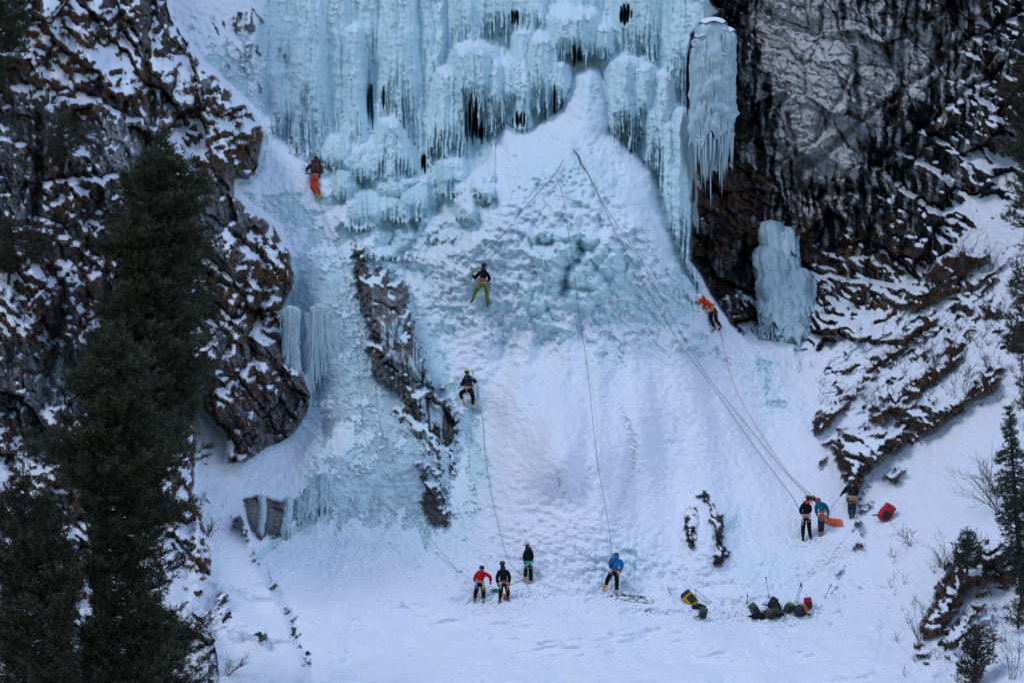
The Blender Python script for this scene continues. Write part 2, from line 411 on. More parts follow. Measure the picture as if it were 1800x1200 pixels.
def crack(pts, w, dpt):
    out = np.full((NR, NC), 1e6, np.float32)
    for a, b_ in zip(pts[:-1], pts[1:]):
        ex, ey = b_[0] - a[0], b_[1] - a[1]; L_ = ex * ex + ey * ey
        t_ = np.clip(((XW - a[0]) * ex + (VW - a[1]) * ey) / L_, 0, 1)
        out = np.minimum(out, (XW - a[0] - t_ * ex) ** 2 + (VW - a[1] - t_ * ey) ** 2)
    return dpt * np.exp(-out / (w * w))
for c_ in [([(268,-30),(262,120),(272,200),(240,330)], 7, 1.6), ([(75,200),(62,420),(110,520),(60,800)], 8, 1.5), ([(330,60),(300,180),(350,300)], 5, .8), ([(140,160),(240,210)], 6, 1.0), ([(400,400),(470,470),(440,600),(470,760)], 7, 1.0),
           ([(80,320),(220,300)], 5, .8), ([(300,400),(430,500),(400,620)], 6, 1.0),
           ([(1290,170),(1400,300),(1415,330)], 5, .9), ([(1500,120),(1440,240),(1370,290)], 4, .7), ([(1415,300),(1545,190),(1700,70),(1800,20)], 6, 1.2), ([(1500,390),(1530,300),(1660,190),(1800,90)], 6, 1.2),
           ([(1240,-20),(1330,80),(1350,190)], 5, .6), ([(1480,10),(1510,140),(1510,260)], 6, 1.0), ([(1420,330),(1560,340),(1640,250)], 6, .9), ([(1390,200),(1410,330),(1440,350),(1510,330),(1540,280)], 5, 1.3), ([(1580,30),(1590,160),(1560,220)], 6, 1.0), ([(1330,60),(1340,190)], 5, .6), ([(1650,40),(1640,190)], 7, 1.0)]:
    rockd += crack(*c_)
vert = perlin(XW / 7, V / 90, 23) * .14 + perlin(XW / 18, V / 120, 24) * .2
rockamp = np.where((OUTM > 0) | ((S_LEFT < 0) & (S_RIGHT < 0)), .3, 1.0) * np.where(X > 1180, .75, .8)
Yr = Yd + ROCK * rockamp * (rockd + vert)

def normals(Yv):
    s = K * (Yv + CAM_D) / CAM_D
    px = (X - 900) * s; pz = CAM_Z - (V - 600) * s
    def gr(a, axn): return np.gradient(a, axn)
    dux = np.stack([np.gradient(px, axis=1), np.gradient(Yv, axis=1), np.gradient(pz, axis=1)], -1)
    dvx = np.stack([np.gradient(px, axis=0), np.gradient(Yv, axis=0), np.gradient(pz, axis=0)], -1)
    n = np.cross(dux, dvx); n /= np.linalg.norm(n, axis=-1, keepdims=True) + 1e-9
    n *= np.sign(-n[..., 1:2] + 1e-9)
    return n
N1 = normals(blur(Yr, 2))
up = N1[..., 2]
# where snow can lie on rock: density field (painted per area) + upward facing
bias = np.where(X < 800, -.36, -.05).astype(np.float32)
for (cx, cy, rx, ry, a, am) in [(140,95,110,110,15,.72),(60,60,60,50,0,.3),(385,215,70,60,45,.55),(430,270,40,50,0,.4),(60,480,75,50,0,.8),(40,560,70,50,0,.75),(135,345,55,55,0,.6),
        (455,470,60,60,30,.55),(430,670,50,40,0,.55),(480,545,50,40,0,.5),(420,575,40,30,0,.3),(110,800,80,40,0,.65),(370,780,40,90,0,1.0),(330,265,50,40,20,.7),(20,860,60,50,0,.6),(250,980,120,140,0,.8),(330,1060,50,150,0,.6),(180,1150,160,90,0,.8),
        (310,120,40,60,0,.3),(200,560,60,60,0,.55),(320,480,60,60,0,.3),(330,620,60,60,0,.3),(250,180,30,30,0,.2),(30,760,60,20,0,.35),(470,750,60,50,0,-.1),(100,960,90,60,0,.6),(40,1080,80,60,0,.7),
        (1690,235,120,50,-30,.3),(1750,330,90,70,-30,.45),(1690,390,60,50,0,.25),(1500,600,120,45,-25,.5),(1790,400,60,60,0,.5),(1380,260,230,260,0,-.7),(1250,480,80,100,0,-.4),(1600,80,160,120,0,-.5),(1450,80,160,160,0,-.3),(480,905,60,30,0,-1.0)]:
    bias += am * blob(cx, cy, rx, ry, a)
bias += np.where(OUTM > 0, np.where(X < 800, .0, np.where(X < 1300, -.30, -.2)), 0) + np.where((S_LEFT < 0) & (X < 800) & (OUTM <= 0), .3, 0)
m1, m2, _, _, _ = worley((XW + .4 * V) / 17, VW / 10.5, 21)
zone = np.clip((bias + .36) * 1.4, 0, 1) * (X < 800)
clump = sstep(.62, .40, m1) * sstep(-.25, .15, fbm(X / 30, V / 26, 3, 35) + .10) * zone * (S_LEFT > 0)
sn = up + bias + np.where(X > 1000, .48, .17) * fbm(A1 / 18, A2 / 8, 4, 31) + fbm(X / 55, V / 26, 3, 33) * .42
snow_on_rock = sstep(.42, .50, sn - .45 * clump + .12 * zone)
Yr -= clump * .28 * np.sqrt(np.clip(1 - m1 ** 2 * 2.2, 0, 1))
rock_vis = ROCK * (1 - snow_on_rock)

# ------------------------------------------------------------------ ice / snow mask outside rock
N2 = normals(blur(Yd, 2)); up2 = N2[..., 2]
RLx, RLy = XW + .4 * VW, VW
iceb = np.full((NR, NC), -.42, np.float32)
iceb += .95 * sstep(-25, 25, S_WALL) * (1 - CONE_IN)
iceb += .84 * sstep(-25, 25, S_BUT) + .5 * (S_BUT > -20) * fbm(RLx / 30, RLy / 60, 3, 49)
iceb += .72 * caul + .45 * bz * (1 - .5 * bulbs) - .10 * cz * (1 - caul)
for (cx, cy, rx, ry, a, am) in [(1035,160,26,50,0,.75),(960,300,50,40,-30,.55),(1060,330,60,50,40,.35),(700,400,90,60,0,.45),(560,330,70,70,30,.1),
        (740,560,25,110,-25,.7),(770,700,30,60,-20,.5),(830,760,25,60,-10,.75),(840,820,34,30,20,.85),(815,910,36,70,10,.85),(780,660,40,60,-30,.4),
        (1130,500,120,120,0,.15),(1050,640,60,40,20,.32),(950,690,30,50,0,.3),(860,610,60,60,0,.12),(1150,560,120,80,30,.16),(1290,920,26,30,30,.9),(1345,1000,70,40,0,.6),
        (1350,680,20,50,-10,.8),(1375,715,34,14,10,.9),(1340,640,70,14,0,.5),(440,120,110,90,40,.42),(510,190,40,60,0,.4),(590,300,40,50,0,.3),
        (480,300,30,70,-25,.5),(520,380,30,40,-25,.6),(520,520,60,60,0,.5),(370,820,30,80,0,.35),(1100,990,60,50,0,.38),(720,730,80,60,0,.25),
        (1200,470,20,60,0,.5),(450,850,60,30,0,.3),(690,950,60,50,0,-.1),(985,860,90,80,0,-.8),(760,520,20,60,-30,.5),(1000,300,30,20,0,.4),(1190,400,40,100,0,.25),(860,350,60,60,0,.12)]:
    iceb += am * blob(cx, cy, rx, ry, a)
icn = iceb - (up2 - .27) * 1.25 + fbm(XW / 22, VW / 22, 5, 41) * .8 + fbm(X / 7, V / 5, 2, 45) * .22 + perlin(X / 5, V / 40, 46) * .08
icn = icn + fbm(XW / 3.6, VW / 3.6, 2, 48) * .42
icemask = sstep(-.01, .07, icn)
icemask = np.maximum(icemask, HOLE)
soft_ice = np.clip(iceb + .55, 0, 1)                         # blue translucence of wind-crusted snow near ice

# snow relief
drift = fbm(X / 90, V / 70, 4, 51) * .5
dimp = fbm(X / 12, V / 9, 3, 52) * .09
fx1, fx2, _, _, _ = worley(XW / 13, VW / 10, 8)
cells = np.clip(.55 - fx1, 0, 1)
hiarea = 1.0 * blob(1060, 260, 110, 120) + blob(940, 280, 60, 60) + blob(870, 480, 150, 110) + blob(1000, 330, 120, 90) + blob(760, 430, 120, 100) + .6 * blob(1100, 520, 130, 120)
rip = perlin((X + V * .9) / 42, (V - X * .9) / 8, 53) * .05 * (blob(1180, 700, 200, 250) + blob(1150, 450, 100, 150) + .7*blob(1600, 1050, 250, 150)) \
    + perlin(X / 60, (V + X * .15) / 7, 54) * .09 * blob(1050, 1130, 400, 80)
lump = fbm(X / 16, V / 12, 3, 55) * (blob(1090, 1000, 180, 60) * .3 + blob(960, 930, 120, 80) * .25 + blob(1400, 1060, 200, 60) * .25 + blob(850, 640, 120, 120) * .25)
rough_ice = ridged(XW / 15, VW / 30, 3, 56) * .13 + fbm(X / 7, V / 9, 2, 57) * .07
snowd = drift * .8 * sstep(900, 1100, V) + drift * .5 + dimp * 1.1 + rip * 1.7 + lump + cells * .5 * np.clip(hiarea, 0, 1) * sstep(-.25, .35, fbm(X / 70, V / 55, 2, 59))
tr_ = np.clip(blob(880, 1062, 80, 18) + blob(1430, 955, 60, 16) + blob(1370, 1085, 130, 20) + blob(1075, 1048, 60, 16) + blob(1460, 985, 90, 14, -30) + .6 * blob(1200, 1075, 200, 16) + .7 * blob(940, 1040, 50, 14), 0, 1)
k1, k2, _, _, kh = worley(X / 8, V / 4.2, 14)
snowd += tr_ * (.22 * np.clip(.6 - k1, 0, 1) * 1.6 - .04)
path = np.exp(-((X - 1090 - 26 * np.sin(V / 55) - (V - 800) * .12) / 9) ** 2) * sstep(690, 740, V) * sstep(960, 900, V)
snowd += path * np.clip(.6 - k1, 0, 1) * .35
snowd -= .6 * fbm(X / 170, V / 70, 3, 58) * sstep(980, 1060, V) * 2
notrock = 1 - ROCK
Yf = Yd + notrock * (snowd * 1.0 - .5 * rough_ice * sstep(.0, .6, soft_ice) * (1 - lat)) 
Yf += notrock * icemask * .10                                 # crust edges of snow stand proud of bare ice
# rock final: details where bare, smooth where snow lies
Ysm = blur(Yr, 3) - .16
Yf += ROCK * ((Yr - Yd) * (1 - snow_on_rock) + (Ysm - Yd) * snow_on_rock)
Yf = Yf.astype(np.float32)

def depth_at(px, py):
    c = np.clip(np.searchsorted(ax_x, px) - 1, 0, NC - 2); r = np.clip(np.searchsorted(ax_y, py) - 1, 0, NR - 2)
    tx = (px - ax_x[c]) / (ax_x[c + 1] - ax_x[c]); ty = (py - ax_y[r]) / (ax_y[r + 1] - ax_y[r])
    a = Yf[r, c] * (1 - tx) + Yf[r, c + 1] * tx; b = Yf[r + 1, c] * (1 - tx) + Yf[r + 1, c + 1] * tx
    return float(a * (1 - ty) + b * ty)
def P(px, py, dy=0.0, y=None):
    if y is None: y = depth_at(px, py)
    return Vector(W(px, py, y + dy))

# --- colour fields of the rock itself ---
brownz = clump
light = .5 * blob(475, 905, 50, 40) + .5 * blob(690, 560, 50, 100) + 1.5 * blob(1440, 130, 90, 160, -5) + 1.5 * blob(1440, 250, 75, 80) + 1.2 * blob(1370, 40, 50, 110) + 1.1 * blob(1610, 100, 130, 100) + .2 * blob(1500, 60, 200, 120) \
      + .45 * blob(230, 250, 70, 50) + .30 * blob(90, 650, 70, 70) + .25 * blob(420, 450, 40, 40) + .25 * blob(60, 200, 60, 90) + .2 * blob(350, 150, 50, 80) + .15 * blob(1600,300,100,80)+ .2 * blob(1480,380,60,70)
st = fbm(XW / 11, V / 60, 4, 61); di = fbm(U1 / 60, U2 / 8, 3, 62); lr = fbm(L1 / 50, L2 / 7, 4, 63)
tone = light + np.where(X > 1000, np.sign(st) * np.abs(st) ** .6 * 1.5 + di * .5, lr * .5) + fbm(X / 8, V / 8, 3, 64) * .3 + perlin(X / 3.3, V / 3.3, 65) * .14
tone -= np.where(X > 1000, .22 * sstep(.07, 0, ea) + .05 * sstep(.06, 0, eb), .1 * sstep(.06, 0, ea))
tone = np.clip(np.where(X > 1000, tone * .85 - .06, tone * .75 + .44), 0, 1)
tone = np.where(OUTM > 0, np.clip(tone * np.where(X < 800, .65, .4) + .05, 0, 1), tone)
brown = sstep(.0, .5, fbm(X / 40, V / 30, 4, 71) + .02 * (X < 700) - .05 * (OUTM > 0) + .5 * blob(1280, 330, 70, 70) + .3 * blob(1450, 480, 160, 80) - 1.0 * blob(1430, 170, 90, 160) - .4 * blob(230, 250, 60, 40) - .5 * blob(90, 650, 60, 60) - .4 * blob(410, 440, 40, 60))
# ------------------------------------------------------------------ materials
def new_mat(name):
    m = bpy.data.materials.new(name); m.use_nodes = True
    return m, m.node_tree, m.node_tree.nodes["Principled BSDF"]
def N(t, kind, **kw):
    n = t.nodes.new(kind)
    for k, v in kw.items(): setattr(n, k, v)
    return n
def mixc(t, f, a, b, mode='MIX'):
    n = N(t, "ShaderNodeMix", data_type='RGBA', blend_type=mode)
    for s, v in ((n.inputs[0], f), (n.inputs[6], a), (n.inputs[7], b)):
        if isinstance(v, (int, float)): s.default_value = v
        elif isinstance(v, tuple): s.default_value = (*v, 1)
        else: t.links.new(v, s)
    return n.outputs[2]
def noise(t, scale, detail=4, mapping=None, rough=.55, dist=0):
    tc = N(t, "ShaderNodeTexCoord"); n = N(t, "ShaderNodeTexNoise")
    n.inputs["Scale"].default_value = scale; n.inputs["Detail"].default_value = detail; n.inputs["Roughness"].default_value = rough
    n.inputs["Distortion"].default_value = dist
    if mapping:
        mp = N(t, "ShaderNodeMapping"); mp.inputs["Scale"].default_value = mapping[0]
        if len(mapping) > 1: mp.inputs["Rotation"].default_value = mapping[1]
        t.links.new(tc.outputs["Object"], mp.inputs[0]); t.links.new(mp.outputs[0], n.inputs["Vector"])
    else: t.links.new(tc.outputs["Object"], n.inputs["Vector"])
    return n.outputs[0]
def ramp(t, inp, stops):
    r = N(t, "ShaderNodeValToRGB"); e = r.color_ramp.elements
    while len(e) < len(stops): e.new(.5)
    for el, (p, c) in zip(e, stops):
        el.position = p; el.color = (*c, 1) if isinstance(c, tuple) else (c, c, c, 1)
    t.links.new(inp, r.inputs[0]); return r.outputs[0]
def attr(t, name):
    return N(t, "ShaderNodeAttribute", attribute_name=name).outputs["Fac"]
def bump(t, b, h, strength, dist):
    n = N(t, "ShaderNodeBump"); n.inputs["Strength"].default_value = strength; n.inputs["Distance"].default_value = dist
    t.links.new(h, n.inputs["Height"]); t.links.new(n.outputs[0], b.inputs["Normal"]); return n

SNOW = (.77, .805, .91)
m_mtn, t, b = new_mat("mountain_rock_snow_ice")
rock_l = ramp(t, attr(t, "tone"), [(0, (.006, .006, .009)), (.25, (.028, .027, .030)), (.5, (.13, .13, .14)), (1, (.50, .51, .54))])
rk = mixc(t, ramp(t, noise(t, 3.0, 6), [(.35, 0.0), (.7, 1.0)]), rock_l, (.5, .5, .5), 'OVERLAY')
gr = ramp(t, noise(t, 5, 5), [(.3, (.030, .019, .013)), (.7, (.115, .070, .046))])
rk = mixc(t, attr(t, "brown"), rk, gr)
ic = ramp(t, noise(t, .45, 3, ((1, 1, .35),)), [(.3, (.42, .64, .72)), (.7, (.56, .78, .84))])
ic = mixc(t, ramp(t, noise(t, 6.0, 4, ((1, 1, .08),)), [(.3, .0), (.75, .5)]), ic, (.68, .80, .86))
ic = mixc(t, attr(t, "clear"), ic, (.34, .44, .55))
ic = mixc(t, attr(t, "hole"), ic, (.06, .09, .105))  # painted shade: ice colour darkened inside the slots
sw = mixc(t, attr(t, "crust"), SNOW, (.60, .78, .86))
sw = mixc(t, ramp(t, noise(t, 1.3, 5), [(.3, 0.0), (.8, .35)]), sw, (.70, .76, .86))
cc = mixc(t, attr(t, "ice"), sw, ic)
cc = mixc(t, attr(t, "rock"), cc, rk)
t.links.new(cc, b.inputs["Base Color"])
rgh = ramp(t, attr(t, "ice"), [(0, .75), (1, .38)])
t.links.new(rgh, b.inputs["Roughness"])
b.inputs["Specular IOR Level"].default_value = .35
nb = N(t, "ShaderNodeMath", operation='ADD')
t.links.new(noise(t, 9, 6), nb.inputs[0]); t.links.new(noise(t, 30, 4), nb.inputs[1])
bump(t, b, nb.outputs[0], .45, .06)

# ------------------------------------------------------------------ meshes of the relief, split by what they are
lab = np.zeros((NR, NC), np.int16)                            # 0 snow ground
lab[(S_WALL > -6) | ((S_BUT > 0)) | ((S_CONE > 0) & (V < 640))] = 1
lab[(S_RIGHT > 0)] = 3
lab[(S_LEFT > 0)] = 2
slopeR = (X - 1340) * .55 + (620 - V)
lab[(lab == 0) & (X > 1330) & (V < 2200) & ((X - 1430) * 1.15 > (V - 700) * .78) & (X > 1400)] = 4
keys = list(OUT.keys())
om = (OUTID > 0) & (OUTM > -1) & (lab != 2) & (lab != 3)
lab[om] = 10 + OUTID[om]
s_ = K * (Yf + CAM_D) / CAM_D
CO = np.stack([(X - 900) * s_, Yf, CAM_Z - (V - 600) * s_], -1).reshape(-1, 3).astype(np.float32)
fl = lab[:-1, :-1]
idx = np.arange(NR * NC).reshape(NR, NC)
QU = np.stack([idx[:-1, :-1], idx[1:, :-1], idx[1:, 1:], idx[:-1, 1:]], -1)
clear = np.clip(blob(500,200,30,60)+ .9*sstep(-25,20,S_BUT)*1.3 + blob(430,110,90,80)*.9 + blob(480,300,50,80,0)*.9+ blob(820,880,60,110)*.4 + blob(1370,700,60,60)*.7+ blob(370,800,40,90), 0, 1) * np.clip(.5 + fbm(X/40,V/60,3,81), 0, 1)
gl = .9 * blob(1368, 500, 48, 120, 0) + .9 * blob(1222, 300, 10, 190, 0) + .5 * blob(1400, 590, 60, 30, 0) + .55 * blob(500, 600, 40, 60) + .6 * blob(755, 740, 50, 90) + .5 * blob(440, 120, 90, 90) + .7 * blob(700, 600, 60, 120, -25)
glaze = sstep(.0, .12, gl - .62 + perlin(X / 5, V / 60, 111) * .35 + fbm(X / 20, V / 50, 3, 112) * .4)
rock_vis = rock_vis * (1 - glaze * .85)
brown = np.clip(np.maximum(brown * np.where(X < 800, .75, 1), clump), 0, 1)
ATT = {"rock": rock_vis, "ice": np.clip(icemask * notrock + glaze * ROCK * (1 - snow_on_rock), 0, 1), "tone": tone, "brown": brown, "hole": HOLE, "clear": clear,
       "crust": np.clip(soft_ice * .8 + .55 * blob(1010, 340, 170, 200) + .25 * blob(860, 480, 150, 140) + .5 * fbm(XW / 25, VW / 20, 4, 91) * soft_ice, 0, 1)}

def grid_piece(name, L):
    q = QU[fl == L]
    used, inv = np.unique(q, return_inverse=True)
    me = bpy.data.meshes.new(name)
    nv, nf = len(used), len(q)
    me.vertices.add(nv); me.vertices.foreach_set("co", CO[used].ravel())
    me.loops.add(nf * 4); me.loops.foreach_set("vertex_index", inv.ravel().astype(np.int32))
    me.polygons.add(nf); me.polygons.foreach_set("loop_start", np.arange(0, nf * 4, 4, dtype=np.int32))
    me.polygons.foreach_set("loop_total", np.full(nf, 4, np.int32))
    me.update(calc_edges=True)
    me.polygons.foreach_set("use_smooth", np.ones(nf, bool))
    for k, a in ATT.items():
        at = me.attributes.new(k, 'FLOAT', 'POINT')
        at.data.foreach_set("value", a.reshape(-1)[used].astype(np.float32))
    return link_mesh(name, me, m_mtn)
tag(grid_piece("snow_ground", 0), kind="structure")
tag(grid_piece("frozen_waterfall", 1), "huge blue frozen waterfall of fused ice columns above a snow cone", "frozen waterfall")
tag(grid_piece("cliff_left", 2), kind="structure")
tag(grid_piece("cliff_right", 3), kind="structure")
tag(grid_piece("hillside", 4), kind="structure")
ROCKLAB = {
 'mid': "long brown rock strip in the ice, left of the climber in green trousers", 'foot': "broken brown rocks at the foot of the grey ice buttress",
 'mid2': "brown rock lying snow-covered just under the long brown strip", 'mid3': "grey rock under thin ice, left of the lime-helmeted climber",
 'isl1': "narrow dark rock in the snow, left of the islet pair", 'isl2': "curved grey rock in the snow, right of the islet pair", 'cave': "brown rock in the small cave behind two ice pillars",
 'dip': "black rock showing in a hole of the lower left snow rib", 'band_top': "topmost brown grassy rock band of the right slope", 'band_mid': "narrow grassy rock band, second from the top of the right slope",
 'band_long': "slender grassy band in the middle of the right slope, above the biggest", 'band_low': "biggest brown grassy rock band of the right slope", 'band_left': "steep grassy band nearest the gully, left of the black boulder",
 'boulder': "black boulder and rocks above the person in the yellow harness", 'low_a': "small dark rock just left of the black boulder", 'low_b': "little rock right of the black boulder",
 'right_big': "big brown outcrop at the lower right, under the juniper bush", 'right_lowest': "narrow rock parallel to and below the big lower right outcrop", 'right_tuft': "small grassy rock at the bottom, left of the corner juniper",
 'sprig': "small dark rock in clean snow above the tilted red rucksack", 'rim_a': "small brown rock at the foot of the layered dark cliff", 'tip_a': "small tan rock in the snow below the dark cliff, near the gully",
 'edge': "thin dark rock edge on the lower left snow rib", 'ledge_a': "small dark rock low on the lower left snow rib", 'ledge_b': "tiny dark rock halfway along the lower left snow rib", 'ledge_c': "lowest dark rock on the lower left snow rib",
 'ledge_d': "dark pointed rock at the top of the lower left snow rib", 'ledge_e': "brown rock beside the pines on the lower left snow", 'ledge_f': "row of brown rocks left of the small cave",
 'scrap_a': "brown rock at the right edge behind the loose pine", 'scrap_b': "small brown rock right of the topmost grassy band", 'scrap_c': "tiny dark rock in the open snow above the trekking poles",
 'scrap_d': "thin dark rock just above the leaning trekking poles", 'scrap_e': "small dark rock left of the person in the yellow harness", 'scrap_f': "flat dark rock right of the person in the yellow harness",
 'scrap_g': "lower flat dark rock behind the person in the yellow harness", 'scrap_h': "rock ledge at the right edge under the young spruce",
}
for i, k in enumerate(keys):
    if (fl == 11 + i).sum() > 3:
        o = grid_piece("rock_outcrop", 11 + i)
        tag(o, ROCKLAB[k], "rock outcrop")
# ------------------------------------------------------------------ small builders
def simple_mat(name, col, rough=.7, var=.25, scale=6.0, metal=0.0, bumpd=.01, spec=.3):
    m, t, b = new_mat(name)
    dk = tuple(c * (1 - var) for c in col); lt = tuple(min(1, c * (1 + var)) for c in col)
    t.links.new(ramp(t, noise(t, scale, 4), [(.3, dk), (.7, lt)]), b.inputs["Base Color"])
    b.inputs["Specular IOR Level"].default_value = spec; b.inputs["Roughness"].default_value = rough; b.inputs["Metallic"].default_value = metal
    if bumpd: bump(t, b, noise(t, scale * 3, 3), .3, bumpd)
    return m
MC = {}
def mat(key, col=None, **kw):
    if key not in MC: MC[key] = simple_mat(key, col, **kw)
    return MC[key]

class MB:
    def __init__(s): s.v = []; s.f = []; s.n = 0
    def add(s, v, f):
        s.v.append(np.asarray(v, np.float32).reshape(-1, 3)); o = s.n
        s.f += [tuple(i + o for i in q) for q in f]; s.n += len(s.v[-1])
    def tube(s, pts, rad, k=5, cap=True):
        pts = [Vector(p) for p in pts]; n = len(pts); v = []
        if not hasattr(rad, '__len__'): rad = [rad] * n
        ref = Vector((.31, -.87, .38)).normalized()
        for i, p in enumerate(pts):
            tdir = (pts[min(i + 1, n - 1)] - pts[max(i - 1, 0)])
            if tdir.length < 1e-7: tdir = Vector((0, 0, 1))
            tdir.normalize(); a = tdir.cross(ref)
            if a.length < 1e-3: a = tdir.cross(Vector((1, 0, 0)))
            a.normalize(); b_ = tdir.cross(a)
            for j in range(k):
                th = 2 * math.pi * j / k
                v.append(p + (a * math.cos(th) + b_ * math.sin(th)) * rad[i])
        f = [(i * k + j, i * k + (j + 1) % k, (i + 1) * k + (j + 1) % k, (i + 1) * k + j) for i in range(n - 1) for j in range(k)]
        if cap: f += [tuple(range(k))[::-1], tuple((n - 1) * k + j for j in range(k))]
        s.add([tuple(q) for q in v], f)
    def ell(s, c, r, rot=None, nu=12, nv=8, zmin=-1.0, sq=1.0):
        """ellipsoid (or its upper cap); sq<1 makes it boxier"""
        v = []; c = Vector(c)
        for i in range(nv + 1):
            ph = math.pi * i / nv; z = max(math.cos(ph), zmin)
            for j in range(nu):
                th = 2 * math.pi * j / nu
                q = Vector((math.copysign(abs(math.cos(th)) ** sq, math.cos(th)) * math.sin(ph) ** sq * r[0], math.copysign(abs(math.sin(th)) ** sq, math.sin(th)) * math.sin(ph) ** sq * r[1], math.copysign(abs(z) ** sq, z) * r[2]))
                if rot: q = rot @ q
                v.append(tuple(c + q))
        f = [(i * nu + j, (i + 1) * nu + j, (i + 1) * nu + (j + 1) % nu, i * nu + (j + 1) % nu) for i in range(nv) for j in range(nu)]
        s.add(v, f)
    def mesh(s, name, smooth=True):
        me = bpy.data.meshes.new(name)
        v = np.concatenate(s.v) if s.v else np.zeros((0, 3), np.float32)
        me.from_pydata(v.tolist(), [], s.f); me.validate()
        if smooth: me.polygons.foreach_set("use_smooth", np.ones(len(me.polygons), bool))
        return me
    def build(s, name, m, parent=None, smooth=True, origin=None):
        if origin is None and parent is not None: origin = parent.location
        if origin is not None:
            for a in s.v: a -= np.array(tuple(origin), np.float32)
        o = link_mesh(name, s.mesh(name, smooth), m, parent)
        if parent is None and origin is not None: o.location = origin
        return o

def smooth_line(pts, n=6):
    out = []
    for i in range(len(pts) - 1):
        p0 = pts[max(i - 1, 0)]; p1 = pts[i]; p2 = pts[i + 1]; p3 = pts[min(i + 2, len(pts) - 1)]
        for j in range(n):
            t_ = j / n
            out.append(0.5 * ((2 * p1) + (p2 - p0) * t_ + (2 * p0 - 5 * p1 + 4 * p2 - p3) * t_ ** 2 + (3 * p1 - p0 - 3 * p2 + p3) * t_ ** 3))
    return out + [pts[-1]]

# ------------------------------------------------------------------ hanging ice
m_ice, t, b = new_mat("hanging_ice")
c = ramp(t, noise(t, .8, 3, ((1, 1, .25),)), [(.3, (.30, .46, .55)), (.7, (.44, .61, .68))])
c = mixc(t, ramp(t, noise(t, 7, 4, ((1, 1, .06),)), [(.35, 0.0), (.75, .6)]), c, (.60, .72, .79))
t.links.new(c, b.inputs["Base Color"]); b.inputs["Roughness"].default_value = .35
b.inputs["Subsurface Weight"].default_value = .25; b.inputs["Subsurface Radius"].default_value = (.1, .2, .25); b.inputs["Subsurface Scale"].default_value = .5
bump(t, b, noise(t, 8, 4, ((1, 1, .1),)), .4, .05)
m_snow = simple_mat("snow_cap", SNOW, .8, .04, 2, 0, .03)

def ice_body(lobes, name, root, y, seed=0, icicles=40, icl=(.6, 1.6), irad=.045, capsnow=True, yb=None):
    """lobes: (cx, top, half width, bottom, depth, taper) in photo pixels, at distance y"""
    r = random.Random(seed); sc_ = K * (y + CAM_D) / CAM_D
    mb = MB(); tips = MB(); cap = MB()
    T0 = min(q[1] for q in lobes); T1 = max(q[3] for q in lobes)
    ylean = lambda z: y if yb is None else y + (yb - y) * min(1, (z - T0) / (T1 - T0))
    for li, (cx, top, w, bot, dep, tap) in enumerate(lobes):
        nu, nv = 40, 40; v = []
        L = bot - top
        for i in range(nv + 1):
            q = i / nv
            for j in range(nu):
                th = 2 * math.pi * j / nu
                wr = math.sqrt(max(0, 1 - max(0, 1 - q * L / (w * .8)) ** 2)) * (1 - tap * q * q)
                strk = 1 + .13 * math.sin(q * 23 + li * 2 + 2 * math.sin(th * 3)) * (.3 + q) + .05 * math.sin(q * 61 + th * 5) + .10 * math.sin(th * 9 + li * 3 + 1.3 * math.sin(q * 3 + li)) + .12 * math.sin(th * 19 + 2 * math.sin(q * 5) + li) + .06 * math.sin(q * 14 + th * 2 + li)
                rr = w * wr * strk
                zz = top + q * L + (0 if i < nv else 0) + (q ** 3) * 10 * math.sin(th * 7 + li)
                x_ = cx + rr * math.cos(th) + 3 * math.sin(q * 4 + li)
                v.append(((x_ - 900) * sc_, ylean((top + q * L)) + rr * math.sin(th) * sc_ * dep, CAM_Z - (zz - 600) * sc_))
        f = [(i * nu + j, (i + 1) * nu + j, (i + 1) * nu + (j + 1) % nu, i * nu + (j + 1) % nu) for i in range(nv) for j in range(nu)]
        f += [tuple(range(nu))[::-1], tuple(nv * nu + j for j in range(nu))]
        mb.add(v, f)
        n = int(icicles * w / 30)
        for k in range(n):
            th = r.uniform(0, 2 * math.pi); ww = w * (1 - tap) * r.uniform(.55, 1.0)
            x0 = cx + ww * math.cos(th); q0 = r.uniform(.08, 1.0) if r.random() < .5 else 1.0
            if q0 < 1: ww = w * (1 - tap * q0 * q0) * 1.03; x0 = cx + ww * math.cos(th)
            z0 = top + q0 * L - 6; ln = (icl[0] + (icl[1] - icl[0]) * r.random() ** 2) / K * .75 * (1 if r.random() > .1 else 1.6)
            yy = ylean(z0) + ww * math.sin(th) * sc_ * dep; rad = irad * r.uniform(.6, 1.5)
            pts = [Vector(((x0 + .4 * math.sin(s2 * 3 + k) - 900) * sc_, yy, CAM_Z - (z0 + s2 * ln - 600) * sc_)) for s2 in (0, .25, .5, .75, 1)]
            tips.tube(pts, [rad, rad * .95, rad * .7, rad * .4, rad * .05], 6)
        if capsnow:
            v = []; nu2, nv2 = 24, 8
            for i in range(nv2 + 1):
                ph = i / nv2 * 1.25
                for j in range(nu2):
                    th = 2 * math.pi * j / nu2
                    rr = w * math.sin(ph) * 1.0 * (1 + .1 * math.sin(th * 3 + li))
                    v.append(((cx + rr * math.cos(th) - 900) * sc_, y + rr * math.sin(th) * sc_ * dep, CAM_Z - (top - 4 + w * .5 * (1 - math.cos(ph)) + 2 * math.sin(th * 5) - 600) * sc_))
            f = [(i * nu2 + j, (i + 1) * nu2 + j, (i + 1) * nu2 + (j + 1) % nu2, i * nu2 + (j + 1) % nu2) for i in range(nv2) for j in range(nu2)]
            cap.add(v, f)
    mb.build("ice_mass", m_ice, root)
    if tips.n: tag(tips.build("icicle", m_ice, root), kind="stuff")
    if capsnow: cap.build("snow_cap", m_snow, root)

